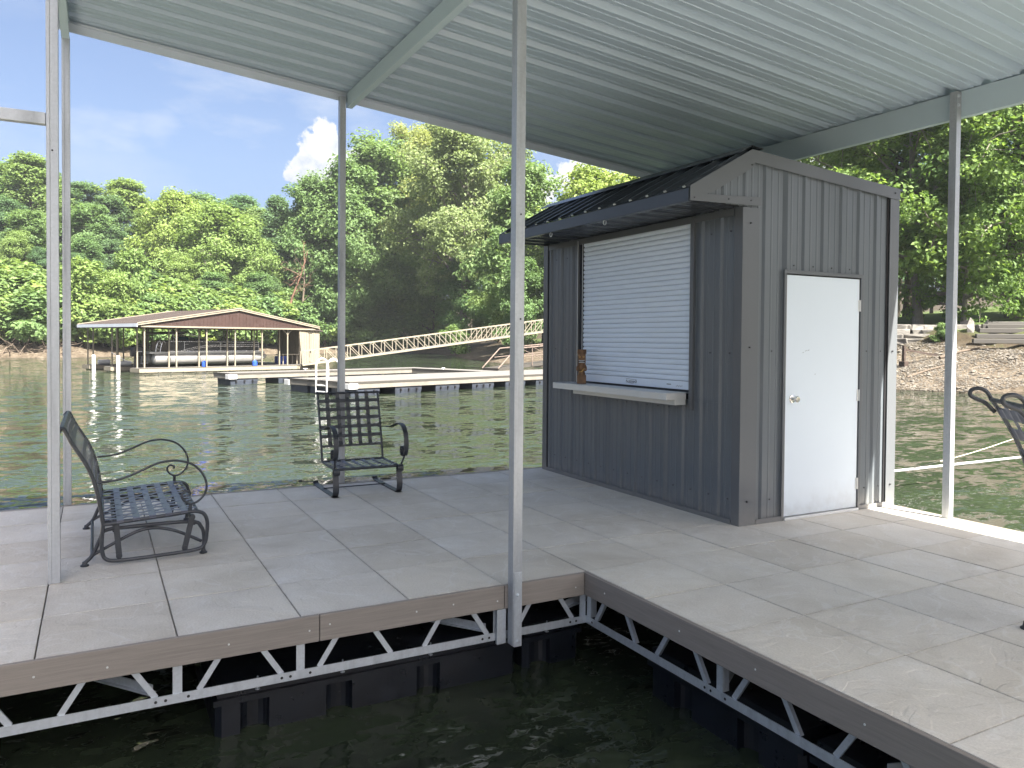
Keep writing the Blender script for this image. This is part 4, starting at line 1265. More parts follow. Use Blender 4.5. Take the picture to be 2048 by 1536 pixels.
# ------------------------------------------------------------------ mooring pole and rope on the right
pole = MB().tube([(3.69, 3.05, -0.34), (30.5, 2.75, -0.30)], 0.019, 10)
tag(pole.build('mooring_pole', 'white'), 'long white stiff-arm pole running from the dock out over the water', 'pole')
ra = Vector((7.6, 3.0, -0.33))
rp = [at_depth(1800, 944, 9.2), at_depth(1870, 925, 9.5), at_depth(1935, 908, 10.0), at_depth(2003, 886, 10.6), at_depth(2100, 850, 11.5), at_depth(2300, 760, 14)]
tag(MB().tube(curve([ra] + rp[1:], 6), 0.0045, 6).build('mooring_rope', 'rope'), 'thin pale mooring rope slanting up above the white pole', 'rope')

# ------------------------------------------------------------------ far covered boat dock
FO_ = Vector((-0.513, 46.136, 0)); fx = Vector((0.9396, 0.343, 0)); fy = Vector((-0.343, 0.9396, 0))
def fp(x, y, z):
    return FO_ + fx * x + fy * y + Z3 * z
far = thing('far_boat_dock', FO_ + Z3 * WATER, 'far covered boat dock with red-brown gable roof and cream posts', 'boat dock')
def fbox(a, b_):
    (x0, y0, z0), (x1, y1, z1) = a, b_
    return MB().obox(fp((x0 + x1) / 2, (y0 + y1) / 2, (z0 + z1) / 2), (fx, fy, Z3), (abs(x1 - x0) / 2, abs(y1 - y0) / 2, abs(z1 - z0) / 2))
DZ = -0.33
fingers = [(0.0, 11.8, 0.0, 1.25), (-0.1, 10.5, 3.9, 4.9), (0.05, 10.5, 7.7, 8.9), (10.0, 12.6, 1.3, 8.9)]
for x0, x1, y0, y1 in fingers:
    fg = fbox((x0, y0, DZ - 0.04), (x1, y1, DZ)).build('finger_deck', 'deckgrey', far)
    fbox((x0 - 0.02, y0 - 0.03, DZ - 0.25), (x1 + 0.02, y0 - 0.001, DZ - 0.01)).build('cream_fascia', 'cream', fg)
    fbox((x0 - 0.05, y0 - 0.035, DZ - 0.25), (x0 - 0.021, y1 + 0.03, DZ - 0.01)).build('cream_fascia', 'cream', fg)
    n = int((x1 - x0) / 1.5)
    for k in range(n):
        xa = x0 + 0.15 + k * (x1 - x0 - 0.2) / n
        fl = fbox((xa, y0 + 0.02, WATER - 0.3), (xa + 1.05, y1 - 0.05, DZ - 0.26)).build('float', 'cream_dirty', far)
    m = MB()
    k = x0 + 0.3
    while k < x1:
        q = fp(k, y0 - 0.01, 0)
        m.obox(fp(k, y0 - 0.012, DZ - 0.33), (fx, fy, Z3), (0.04, 0.02, 0.09)); k += 0.75
    tag(m.build('float_strap', 'black', far), kind='stuff')
    fbox((x0 - 0.06, y0 - 0.045, DZ - 0.012), (x1 + 0.02, y0 - 0.03, DZ + 0.018)).build('rub_rail', 'timber', far)
# posts
px_ = [0.3, 2.2, 4.1, 6.0, 7.9, 9.8, 11.6]
for y in (0.12, 1.12, 4.05, 4.8, 7.85, 8.75):
    for x in px_:
        if y in (1.12, 4.8) and x > 9.9: continue
        MB().obox(fp(x, y, (DZ + 2.24) / 2), (fx, fy, Z3), (0.035, 0.035, (2.24 - DZ) / 2)).build('post', 'cream', far)
for x in (9.8, 11.6):
    for s_ in (-1, 1):
        MB().bar(fp(x, 0.12, 1.75), fp(x + 0.42 * s_, 0.12, 2.16), 0.05, 0.05).build('knee_brace', 'cream', far)
# roof
EZ, RZ, rx0, rx1, rxm, ry0, ry1 = 2.30, 3.36, -0.22, 12.12, 6.12, -0.22, 9.1
def froof(xa, xb, za, zb, nm):
    m = MB()
    n = 28
    vs, fs = [], []
    for k in range(n + 1):
        y = ry0 + (ry1 - ry0) * k / n
        up = 0.0
        vs += [fp(xa, y, za), fp(xb, y, zb), fp(xa, y, za - 0.05), fp(xb, y, zb - 0.05)]
    for k in range(n):
        o = 4 * k
        fs += [(o, o + 1, o + 5, o + 4), (o + 2, o + 6, o + 7, o + 3), (o, o + 4, o + 6, o + 2), (o + 1, o + 3, o + 7, o + 5)]
    fs += [(0, 2, 3, 1), (4 * n, 4 * n + 1, 4 * n + 3, 4 * n + 2)]
    m.add(vs, fs)
    rf = m.build('roof_slope', 'redroof', far)
    rb_ = MB()
    for k in range(0, 31):
        y = ry0 + 0.05 + (ry1 - ry0 - 0.1) * k / 30
        rb_.bar(fp(xa, y, za + 0.012), fp(xb, y, zb + 0.012), 0.03, 0.024)
    tag(rb_.build('roof_rib', 'redroof', rf), kind='stuff')
    return rf
froof(rx0, rxm, EZ, RZ, 'l'); froof(rxm, rx1, RZ, EZ, 'r')
# gable front: vertical cladding and cream barge boards
for y, sgn in ((-0.10, -1), (8.95, 1)):
    gp = MB().prism([(0.05, 2.17), (11.85, 2.17), (11.85, 2.28), (rxm, RZ - 0.04), (0.05, 2.28)], fp(0, y, 0), fx, Z3, fy, 0.04).build('gable_cladding', 'redbrown', far)
    rb_ = MB()
    k = 0.2
    while k < 11.8:
        top = EZ - 0.08 + (RZ - EZ) * (1 - abs(k - rxm) / 6.1) - 0.02
        if top > 2.25: rb_.obox(fp(k, y + (-0.012 if sgn < 0 else 0.05), (2.19 + top) / 2), (fx, fy, Z3), (0.010, 0.006, (top - 2.19) / 2))
        k += 0.24
    tag(rb_.build('cladding_rib', 'redbrown', gp), kind='stuff')
    for a, b_ in (((rx0, EZ - 0.03), (rxm, RZ - 0.03)), ((rxm, RZ - 0.03), (rx1, EZ - 0.03))):
        MB().bar(fp(a[0], y - 0.10 * (1 if sgn < 0 else -1), a[1]), fp(b_[0], y - 0.10 * (1 if sgn < 0 else -1), b_[1]), 0.04, 0.17).build('barge_board', 'cream', far)
    fbox((0.0, y - 0.03, 2.09), (11.85, y + 0.07, 2.18)).build('eave_beam', 'cream', far)
fbox((rx0 - 0.03, ry0, EZ - 0.20), (rx0 + 0.0, ry1, EZ - 0.005)).build('gutter', 'trim_white', far)
fbox((rx1, ry0, EZ - 0.20), (rx1 + 0.03, ry1, EZ - 0.005)).build('gutter', 'cream', far)
for y in (4.4, 8.3): fbox((0.0, y - 0.05, 2.10), (11.8, y + 0.05, 2.2)).build('eave_beam', 'cream', far)
# storage room at the shore end
sr = MB()
wall = fbox((12.15, 2.4, DZ + 0.0), (13.9, 5.2, 2.15)).build('storage_room', 'cream', far)
m = MB()
for k in range(9): m.obox(fp(12.2 + 0.2 * k, 2.39, 0.9), (fx, fy, Z3), (0.014, 0.012, 1.2))
for k in range(13): m.obox(fp(12.14, 2.5 + 0.2 * k, 0.9), (fx, fy, Z3), (0.012, 0.014, 1.2))
tag(m.build('cladding_rib', 'cream', wall), kind='stuff')
MB().prism([(12.0, 2.16), (14.1, 2.02), (14.1, 2.10), (12.0, 2.26)], fp(0, 2.25, 0), fx, Z3, fy, 3.1).build('shed_roof', 'redroof', wall)
# fender posts and bumpers on the finger ends
for (x, y, h, lab) in ((-0.55, 1.7, 0.42, 'white fender post nearest the far dock corner'), (-0.60, 5.3, 0.40, 'white fender post standing beside the middle finger of the far dock')):
    m = MB().lathe(fp(x, y, WATER - 0.4), Z3, [(0, 0.11), (0.4 + h + 0.55, 0.11), (0.45 + h + 0.55, 0.06)], 12)
    tag(m.build('fender_post', 'white'), lab, 'post', 'white fender posts')
for (x, y, lab) in ((0.55, 4.5, 'white cushion roll on the middle finger of the far dock'), (0.7, 8.2, 'white cushion roll on the rear finger of the far dock')):
    m = MB().lathe(fp(x, y, DZ + 0.17), fx, [(0, 0.06), (0.05, 0.15), (0.75, 0.15), (0.8, 0.06)], 12)
    tag(m.build('dock_bumper', 'white'), lab, 'bumper', 'white bumpers')
for (x, y, lab) in ((4.15, 0.5, 'small blue float near the middle of the front finger'), (7.6, 0.5, 'small blue float at the bow end of the front finger')):
    m = MB().lathe(fp(x, y, DZ + 0.004), Z3, [(0, 0.15), (0.08, 0.17), (0.28, 0.16), (0.34, 0.07), (0.38, 0.05)], 12)
    tag(m.build('blue_float', 'blue'), lab, 'float', 'blue floats')
tag(fbox((10.9, 3.0, DZ + 0.004), (11.6, 3.6, DZ + 0.55)).build('blue_cooler', 'blue', None, bevel=0.06), 'blue cooler on the shore end of the far dock', 'cooler')
tb = thing('picnic_table', fp(10.9, 2.0, DZ), 'small pale table on the far dock beside the gangway', 'table')
fbox((10.3, 1.6, DZ + 0.68), (11.7, 2.4, DZ + 0.73)).build('table_top', 'cream', tb)
for x in (10.45, 11.55):
    for y in (1.7, 2.3):
        MB().bar(fp(x, y, DZ + 0.003), fp(x, y, DZ + 0.679), 0.06, 0.06, up=(1, 0, 0)).build('leg', 'cream', tb)
tag(MB().tube(curve([fp(-0.05, 4.0, 0.55), fp(0.5, 3.2, 0.05), fp(1.2, 2.6, -0.12), fp(1.9, 2.3, 0.0)], 6), 0.022, 6).build('shore_cord', 'white'), 'white cord hanging from the far dock post to the boat stern', 'cord')

# ------------------------------------------------------------------ pontoon boat in the far dock
BOAT = fp(5.0, 2.6, WATER)
boat = thing('pontoon_boat', BOAT, 'black and silver pontoon boat with outboard moored under the far dock roof', 'boat')
def bx(x, y, z):
    return fp(x, y, z + (0.28 if x > 1.4 else 0.0))
for y in (1.65, 2.6, 3.55):
    pts = [(1.41, 0.12), (1.5, 0.33), (1.7, 0.36), (8.0, 0.36), (8.6, 0.29), (9.0, 0.15), (9.15, 0.03)]
    zc = [0.02, 0.02, 0.02, 0.02, 0.07, 0.14, 0.18]
    MB().tube([bx(x, y, -0.12 + z) for (x, r), z in zip(pts, zc)], [r for x, r in pts], 16).build('pontoon_tube', 'pontoon', boat)
MB().obox(bx(5.0, 2.6, 0.27), (fx, fy, Z3), (3.85, 1.2, 0.06)).build('deck', 'pontoon', boat)
fence = MB().obox(bx(5.35, 1.42, 0.69), (fx, fy, Z3), (3.05, 0.02, 0.34)).build('side_panel', 'black', boat)
MB().obox(bx(5.35, 3.78, 0.66), (fx, fy, Z3), (3.05, 0.02, 0.30)).build('side_panel', 'black', boat)
MB().obox(bx(8.42, 2.6, 0.62), (fx, fy, Z3), (0.02, 1.16, 0.26)).build('front_panel', 'black', boat)
MB().obox(bx(2.28, 2.6, 0.66), (fx, fy, Z3), (0.02, 1.16, 0.30)).build('rear_panel', 'black', boat)
for zz in (0.0, 0.09):
    MB().tube(curve([bx(3.0 + zz * 4, 1.38, 0.36), bx(3.9, 1.38, 0.60 - zz), bx(4.8, 1.38, 0.72 - zz), bx(6.0, 1.38, 0.76 - zz), bx(8.4, 1.38, 0.78 - zz * 1.4)], 6), 0.016, 6).build('rail', 'silver', fence)
MB().tube([bx(2.3, 1.40, 0.98), bx(8.4, 1.40, 0.94)], 0.022, 8).build('rail', 'silver', fence)
MB().tube([bx(2.3, 1.40, 0.36), bx(8.4, 1.40, 0.36)], 0.022, 8).build('rail', 'silver', fence)
for x in (2.3, 3.3, 5.7, 8.4): MB().tube([bx(x, 1.39, 0.34), bx(x, 1.39, 0.98)], 0.020, 8).build('rail', 'silver', fence)
lt = MB()
for k in range(8):
    c = bx(6.55 + 0.10 * k, 1.392, 0.66)
    lt.obox(c, (fx + Z3 * 0.25, fy, Z3), (0.034, 0.004, 0.026 if k % 3 else 0.032))
for k in range(6):
    lt.obox(bx(7.05 + 0.055 * k, 1.392, 0.89), (fx, fy, Z3), (0.02, 0.004, 0.012))
    lt.obox(bx(3.35 + 0.04 * k, 1.392, 0.80), (fx, fy, Z3), (0.014, 0.004, 0.010))
lt.build('hull_lettering', 'white', fence)
for (x0, x1, z0, z1) in ((2.5, 4.0, 0.34, 1.05), (5.6, 8.1, 0.34, 0.86)):
    MB().obox(bx((x0 + x1) / 2, 3.3, (z0 + z1) / 2), (fx, fy, Z3), ((x1 - x0) / 2, 0.35, (z1 - z0) / 2)).build('seat', 'black', boat, bevel=0.06)
MB().obox(bx(4.5, 2.2, 0.75), (fx, fy, Z3), (0.35, 0.4, 0.42)).build('console', 'black', boat, bevel=0.06)
MB().bar(bx(4.2, 2.2, 1.20), bx(4.9, 2.2, 1.28), 0.7, 0.02).build('windscreen', 'teal', boat)
# folded bimini
bm = MB()
for y in (1.6, 3.6):
    bm.tube(curve([bx(2.6, y, 1.0), bx(3.4, y, 1.42), bx(4.4, y, 1.28), bx(5.6, y, 0.98)], 5), 0.02, 6)
    bm.tube([bx(2.9, y, 0.98), bx(2.6, y, 1.50)], 0.02, 6)
bm.build('bimini_frame', 'silver', boat)
MB().obox(bx(2.7, 2.6, 1.50), (fx + Z3 * 0.05, fy, Z3), (0.85, 1.05, 0.07)).build('bimini_cover', 'black', boat, bevel=0.05)
MB().prism([(2.3, 0.98), (2.4, 1.3), (3.5, 1.38), (3.9, 1.02)], bx(0, 1.55, 0), fx, Z3, fy, 0.05).build('mooring_cover', 'black', boat)
# outboard motor
ob = MB().prism([(0.55, 0.30), (0.52, 0.72), (0.66, 0.93), (1.0, 0.97), (1.28, 0.86), (1.30, 0.34)], bx(0, 2.42, 0), fx, Z3, fy, 0.40).build('outboard_motor', 'black', boat, bevel=0.07)
MB().prism([(0.75, 0.32), (1.15, 0.32), (1.05, -0.45), (0.80, -0.75), (0.70, -0.45)], bx(0, 2.55, 0), fx, Z3, fy, 0.14).build('motor_leg', 'black', ob, bevel=0.03)
MB().obox(bx(0.95, 2.412, 0.62), (fx, fy, Z3), (0.18, 0.004, 0.02)).build('motor_lettering', 'white', ob)
ld = MB()
for dx in (0, 0.28): ld.tube(curve([bx(1.65 + dx, 1.75, 0.20), bx(1.75 + dx, 1.75, 0.75), bx(1.9 + dx, 1.75, 1.0), bx(2.0 + dx, 1.75, 0.8)], 5), 0.022, 6)
for z in (0.3, 0.5, 0.7): ld.tube([bx(1.68, 1.75, z), bx(1.98, 1.75, z)], 0.022, 6)
ld.build('stern_ladder', 'silver', boat)
# boat covers behind, on the rear slip
jet = thing('covered_jet_ski', fp(5.2, 6.3, WATER), 'small boat under a teal cover behind the pontoon boat', 'watercraft')
jm = MB().prism([(4.2, -0.3), (4.1, 0.3), (4.5, 0.75), (5.0, 1.55), (5.7, 1.55), (6.0, 0.8), (6.9, 0.45), (7.2, 0.1), (6.6, -0.3)], fp(0, 5.9, 0), fx, Z3, fy, 0.8)
jm.build('cover', 'teal', jet, bevel=0.08)

# ------------------------------------------------------------------ gangway from far dock to the bank
ga, gb = Vector((9.6, 49.6, -0.30)), Vector((33.5, 47.0, 3.0))
gang = thing('far_gangway', ga, 'long cream truss gangway climbing from the far dock to the bank', 'gangway')
gd = (gb - ga).normalized(); gs = gd.cross(Z3).normalized()
RAILH = 0.92
for s_ in (-0.55, 0.55):
    tr_ = MB().bar(ga + gs * s_, gb + gs * s_, 0.06, 0.12).build('side_truss', 'cream', gang)
    MB().bar(ga + gs * s_ + Z3 * RAILH, gb + gs * s_ + Z3 * RAILH, 0.06, 0.06).build('handrail', 'cream', tr_)
    n = 30
    L = (gb - ga).length
    for k in range(n + 1):
        p = ga + gd * (L * k / n) + gs * s_
        MB().bar(p, p + Z3 * RAILH, 0.04, 0.04, up=(1, 0, 0)).build('upright', 'cream', tr_)
        if k < n:
            q = ga + gd * (L * (k + 1) / n) + gs * s_
            if k < n * 0.48: a, b_ = p + Z3 * RAILH, q
            else: a, b_ = p, q + Z3 * RAILH
            MB().bar(a, b_, 0.035, 0.035).build('web_member', 'cream', tr_)
MB().bar(ga + Z3 * 0.04, gb + Z3 * 0.04, 1.04, 0.04).build('walkway', 'deckgrey', gang)
for k in (0.93,):
    p = ga + gd * ((gb - ga).length * k)
    MB().bar((p.x, p.y, gz(p.x, p.y) - 0.3), (p.x, p.y, p.z - 0.06), 0.9, 0.4, up=(0, 1, 0)).build('pier', 'rock', gang)

# ------------------------------------------------------------------ U-shaped swim dock in the middle
SO_ = Vector((5.4, 23.8, 0)); sx_ = Vector((0.94, 0.342, 0)); sy_ = Vector((-0.342, 0.94, 0))
def sp(x, y, z):
    return SO_ + sx_ * x + sy_ * y + Z3 * z
swim = thing('swim_dock', SO_ + Z3 * WATER, 'low U-shaped open swim dock on dark floats in mid water', 'dock')
def sbox(x0, x1, y0, y1, z0, z1):
    return MB().obox(sp((x0 + x1) / 2, (y0 + y1) / 2, (z0 + z1) / 2), (sx_, sy_, Z3), ((x1 - x0) / 2, (y1 - y0) / 2, (z1 - z0) / 2))
SZ = -0.10
for (x0, x1, y0, y1, nf) in ((0.0, 19.0, 0.0, 4.0, 9), (0.3, 12.4, 9.3, 10.7, 5), (11.0, 12.4, 4.01, 9.29, 2)):
    sl_ = sbox(x0, x1, y0, y1, SZ - 0.05, SZ).build('deck_section', 'deckgrey', swim)
    sbox(x0 - 0.03, x1 + 0.03, y0 - 0.04, y0 - 0.002, SZ - 0.075, SZ + 0.01).build('rub_strip', 'timber', sl_)
    sbox(x0 - 0.02, x1 + 0.02, y0 - 0.03, y0 - 0.003, SZ - 0.24, SZ - 0.08).build('side_board', 'deckside', sl_)
    sbox(x0 - 0.04, x0 - 0.002, y0 - 0.001, y1 + 0.03, SZ - 0.075, SZ + 0.01).build('rub_strip', 'timber', sl_)
    sbox(x0 - 0.03, x0 - 0.003, y0 - 0.001, y1 + 0.02, SZ - 0.24, SZ - 0.08).build('side_board', 'deckside', sl_)
    pitch_ = (x1 - x0) / nf
    for k in range(nf):
        xa = x0 + 0.05 + k * pitch_
        w_ = min(1.35, pitch_ - 0.2)
        # tapered tub with two lugs
        f_ = MB()
        for (zz0, zz1, g0, g1) in ((WATER - 0.35, SZ - 0.36, 0.07, 0.0), (SZ - 0.36, SZ - 0.245, 0.0, 0.0)):
            lo = [sp(xa + g0, y0 + 0.02 + g0, zz0), sp(xa + w_ - g0, y0 + 0.02 + g0, zz0), sp(xa + w_ - g0, y0 + 1.2, zz0), sp(xa + g0, y0 + 1.2, zz0)]
            hi = [sp(xa + g1, y0 + 0.02 + g1, zz1), sp(xa + w_ - g1, y0 + 0.02 + g1, zz1), sp(xa + w_ - g1, y0 + 1.2, zz1), sp(xa + g1, y0 + 1.2, zz1)]
            f_.add(lo + hi, [(0, 3, 2, 1), (4, 5, 6, 7), (0, 1, 5, 4), (1, 2, 6, 5), (2, 3, 7, 6), (3, 0, 4, 7)])
        fo = f_.build('float', 'navyfloat', swim)
        lg_ = MB()
        for t in (0.2, 0.5, 0.8):
            lg_.obox(sp(xa + w_ * t, y0 + 0.0, SZ - 0.37), (sx_, sy_, Z3), (0.035, 0.03, 0.05))
        tag(lg_.build('float_lug', 'black', fo), kind='stuff')
    if y1 - y0 > 3:
        for ya in (1.4, 2.75):
            sbox(x0 + 0.02, x0 + 1.3, ya, ya + 1.15, WATER - 0.35, SZ - 0.245).build('float', 'navyfloat', swim)
for (x, y) in ((0.0, 0.0), (0.0, 4.0), (0.3, 9.3)):
    sbox(x - 0.07, x + 0.32, y - 0.08, y - 0.042, SZ - 0.26, SZ - 0.05).build('corner_bumper', 'white', swim, bevel=0.01)
    sbox(x - 0.08, x - 0.045, y - 0.07, y + 0.25, SZ - 0.26, SZ - 0.05).build('corner_bumper', 'white', swim, bevel=0.01)
cl_ = MB()
for (x, y) in ((5.0, 10.5), (11.2, 7.0)):
    cl_.tube([sp(x - 0.12, y, SZ + 0.08), sp(x + 0.12, y, SZ + 0.08)], 0.02, 6); cl_.tube([sp(x, y, SZ), sp(x, y, SZ + 0.08)], 0.02, 6)
    cl_.build('cleat', 'white', swim); cl_ = MB()
lad = thing('swim_ladder', sp(-0.1, 1.5, SZ), 'white hooped swim ladder on the end of the swim dock', 'ladder')
for y in (1.25, 1.95):
    MB().tube(curve([sp(0.42, y, SZ + 0.002), sp(0.42, y, SZ + 0.48), sp(0.37, y, SZ + 0.70), sp(0.15, y, SZ + 0.84), sp(-0.07, y, SZ + 0.70), sp(-0.12, y, SZ + 0.48), sp(-0.12, y, -0.9)], 6), 0.032, 8).build('hoop', 'white', lad)
for z in (-0.28, -0.52): MB().tube([sp(-0.12, 1.25, z), sp(-0.12, 1.95, z)], 0.03, 8).build('rung', 'white', lad)

# weathered gangway from the swim dock to the bank
wa, wb = sp(12.3, 4.6, SZ + 0.06), Vector((31.5, 37.5, 1.1))
gw = thing('weathered_gangway', wa, 'weathered pipe-rail gangway from the swim dock to the gravel bank', 'gangway')
wd_ = (wb - wa).normalized(); ws_ = wd_.cross(Z3).normalized(); WL = (wb - wa).length
MB().bar(wa, wb, 1.1, 0.14).build('walkway', 'timber', gw)
for s_ in (-0.6, 0.6):
    rail = MB().tube([wa + ws_ * s_ + Z3 * 0.05, wa + ws_ * s_ + wd_ * 1.3 + Z3 * 1.0, wb + ws_ * s_ + Z3 * 1.0], 0.035, 8).build('handrail', 'rust_pale', gw)
    MB().tube([wa + ws_ * s_ + wd_ * 0.9 + Z3 * 0.55, wb + ws_ * s_ + Z3 * 0.5], 0.022, 6).build('mid_rail', 'rust_pale', rail)
    for k in range(1, 7):
        p = wa + ws_ * s_ + wd_ * (WL * k / 6.5)
        MB().tube([p, p + Z3 * 1.0], 0.028, 6).build('upright', 'rust_pale', rail)
        q = wa + ws_ * s_ + wd_ * (WL * (k + 1) / 6.5)
        if k < 6: MB().tube([p + Z3 * 1.0, q], 0.018, 6).build('web_member', 'rust_pale', rail)

# ------------------------------------------------------------------ trees
nrng = np.random.default_rng(11)
def leaf_mesh(name, C, N, size, mat, aspect=0.62):
    """diamond leaf sprays: C centres, N facing directions"""
    n = len(C)
    N = N / (np.linalg.norm(N, axis=1, keepdims=True) + 1e-9)
    a = nrng.normal(size=(n, 3)); a -= N * (a * N).sum(1, keepdims=True); a /= np.linalg.norm(a, axis=1, keepdims=True) + 1e-9
    b = np.cross(N, a)
    s = (size * nrng.uniform(0.65, 1.3, n))[:, None]
    v = np.empty((n, 4, 3))
    v[:, 0] = C - a * s * 0.5
    v[:, 1] = C + b * s * aspect * 0.5 + N * s * 0.10 + a * s * 0.06
    v[:, 2] = C + a * s * 0.5 - N * s * 0.06
    v[:, 3] = C - b * s * aspect * 0.5 + N * s * 0.10 + a * s * 0.06
    me = bpy.data.meshes.new(name)
    mesh_from_quads(me, v.reshape(-1, 3), np.arange(4 * n).reshape(n, 4), False)
    me.materials.append(mat)
    return me
def rvec():
    v = Vector((rng.gauss(0, 1), rng.gauss(0, 1), rng.gauss(0, 1)))
    return v.normalized()
def gen_tree(name, H, R, base, limbs, subs, per_tip, leaf, spread, tr, mat, bark, lean=0.03, up=0.35, top=0.97, prof_pow=0.8, low=0.55, twist=0.9, droop=0.0, aspect=0.62, seed=1):
    """returns trunk mesh, crown mesh (base at origin)"""
    rng.seed(seed)
    mb = MB()
    lx, ly = rng.gauss(0, lean), rng.gauss(0, lean)
    tp = []
    wx = wy = 0.0
    K = 9
    for k in range(K + 1):
        t = k / K
        wx += rng.gauss(0, 0.012) * H * 0.25; wy += rng.gauss(0, 0.012) * H * 0.25
        tp.append(Vector((lx * H * t + wx, ly * H * t + wy, H * 0.93 * t - (0.3 if k == 0 else 0))))
    rr = [tr * (1.25 if k == 0 else 1) * (1 - 0.88 * (k / K) ** 1.1) for k in range(K + 1)]
    mb.tube(tp, rr, 9)
    def trunk_at(h):
        t = min(max(h / (H * 0.93), 0), 1) * K
        i = min(int(t), K - 1)
        return tp[i].lerp(tp[i + 1], t - i), rr[i] + (rr[i + 1] - rr[i]) * (t - i)
    tips = []
    az = rng.uniform(0, 6.28)
    for i in range(limbs):
        s = (i + 0.5) / limbs
        h = H * (base + (top - base) * s)
        az += 2.399 + rng.uniform(-0.35, 0.35)
        # crown profile: widest a third up
        pf = (1 - abs(s - 0.38) / 0.72) if s > 0.38 else (low + (1 - low) * s / 0.38)
        ln = R * max(pf, 0.12) ** prof_pow * rng.uniform(0.72, 1.18)
        p0, r0 = trunk_at(min(h, H * 0.90))
        el = up + 0.75 * s + rng.uniform(-0.15, 0.15)
        d = Vector((math.cos(az) * math.cos(el), math.sin(az) * math.cos(el), math.sin(el)))
        path = [p0]
        p = p0.copy()
        dd = d.copy()
        for k in range(5):
            dd = (dd + rvec() * 0.20 + Vector((0, 0, 0.05 - droop * k))).normalized()
            p = p + dd * ln / 5
            path.append(p.copy())
        lr_ = min(r0 * 0.6, 0.02 + 0.022 * ln)
        mb.tube(path, [lr_ * (1 - 0.16 * k) for k in range(6)], 6)
        tips.append((path[-1], 1.0))
        for j in range(subs):
            t = 0.30 + 0.70 * (j + rng.random()) / subs
            ii = min(int(t * 5), 4)
            q0 = path[ii].lerp(path[ii + 1], t * 5 - ii)
            sd = (dd * 0.5 + rvec() * twist + Vector((0, 0, 0.12 - droop))).normalized()
            sl = ln * rng.uniform(0.22, 0.46) * (1.15 - 0.5 * t) + 0.25 * spread
            q1 = q0 + sd * sl * 0.5 + rvec() * sl * 0.08
            q2 = q1 + (sd + rvec() * 0.35 + Vector((0, 0, -droop))).normalized() * sl * 0.5
            mb.tube([q0, q1, q2], [lr_ * 0.42, lr_ * 0.28, lr_ * 0.12], 5)
            tips.append((q2, 1.0)); tips.append((q1, 0.6))
    Cs, Ns = [], []
    cen = np.array([lx * H * 0.6, ly * H * 0.6, H * (base + top) / 2])
    for q, wgt in tips:
        n = max(4, int(per_tip * wgt * rng.uniform(0.6, 1.4)))
        sp_ = spread * rng.uniform(0.75, 1.25)
        g = nrng.normal(size=(n, 3))
        g = g / (np.linalg.norm(g, axis=1, keepdims=True) + 1e-9) * (nrng.uniform(0.15, 1.0, (n, 1)) ** 0.5)
        P = np.array(q) + g * np.array([sp_, sp_, sp_ * 0.62]) * 1.25
        out = P - cen; out /= np.linalg.norm(out, axis=1, keepdims=True) + 1e-9
        Nn = g * 0.5 + out * 0.45 + np.array([0, 0, 0.65]) + nrng.normal(size=(n, 3)) * 0.55
        Cs.append(P); Ns.append(Nn)
    Cc, Nc = np.concatenate(Cs), np.concatenate(Ns)
    keep = Cc[:, 2] > 0.25
    crown = leaf_mesh('crown', Cc[keep], Nc[keep], leaf, M[mat], aspect)
    trunk = mb.mesh('trunk', M[bark])
    trunk.set_sharp_from_angle(angle=rad(60))
    return (H, trunk, crown)

TREES = {}
TREES['hillA'] = gen_tree('hillA', 16, 5.4, 0.16, 22, 5, 88, 0.39, 1.05, 0.24, 'leaf_mid', 'bark', seed=3)
TREES['hillB'] = gen_tree('hillB', 17, 4.8, 0.18, 22, 5, 88, 0.37, 1.0, 0.24, 'leaf_dark', 'bark', seed=5, prof_pow=0.7)
TREES['hillC'] = gen_tree('hillC', 13, 5.6, 0.12, 20, 6, 85, 0.36, 1.05, 0.20, 'leaf_yellow', 'bark_pale', seed=8, up=0.25)
TREES['hillD'] = gen_tree('hillD', 14, 4.6, 0.10, 22, 5, 85, 0.36, 0.95, 0.20, 'leaf_mid', 'bark', seed=13, up=0.30)
TREES['cedar'] = gen_tree('cedar', 15, 3.4, 0.12, 26, 5, 74, 0.33, 0.75, 0.22, 'leaf_dark', 'bark', seed=21, up=0.55, prof_pow=1.0)
TREES['young'] = gen_tree('young', 9, 3.0, 0.28, 12, 4, 34, 0.36, 0.75, 0.11, 'leaf_yellow', 'bark_pale', seed=34, lean=0.06)
TREES['sycamore'] = gen_tree('sycamore', 27, 8.6, 0.25, 44, 8, 125, 0.36, 1.15, 0.52, 'leaf_syc', 'bark_pale', seed=41, up=0.40, prof_pow=0.5, low=0.95)
TREES['maple'] = gen_tree('maple', 19, 6.4, 0.14, 28, 6, 102, 0.36, 1.10, 0.30, 'leaf_mid', 'bark', seed=46, prof_pow=0.65)
TREES['oakA'] = gen_tree('oakA', 17, 9.5, 0.16, 30, 9, 88, 0.30, 0.80, 0.55, 'leaf_oak', 'bark', seed=52, up=0.12, prof_pow=0.6, low=0.95, droop=0.045, aspect=0.7)
TREES['oakB'] = gen_tree('oakB', 15, 7.0, 0.10, 26, 8, 84, 0.29, 0.75, 0.26, 'leaf_oak', 'bark_pale', seed=57, up=0.10, prof_pow=0.6, low=0.95, droop=0.05, aspect=0.7)
TREES['locust'] = gen_tree('locust', 12, 5.0, 0.25, 20, 7, 60, 0.26, 0.85, 0.18, 'leaf_yellow', 'bark', seed=63, up=0.35)
TREES['bush'] = gen_tree('bush', 3.2, 2.0, 0.05, 12, 5, 34, 0.30, 0.48, 0.06, 'leaf_mid', 'bark', seed=70, up=0.35, low=0.9)
TREES['bushY'] = gen_tree('bushY', 3.0, 2.1, 0.05, 12, 5, 30, 0.30, 0.48, 0.05, 'leaf_yellow', 'bark', seed=74, up=0.35, low=0.9)

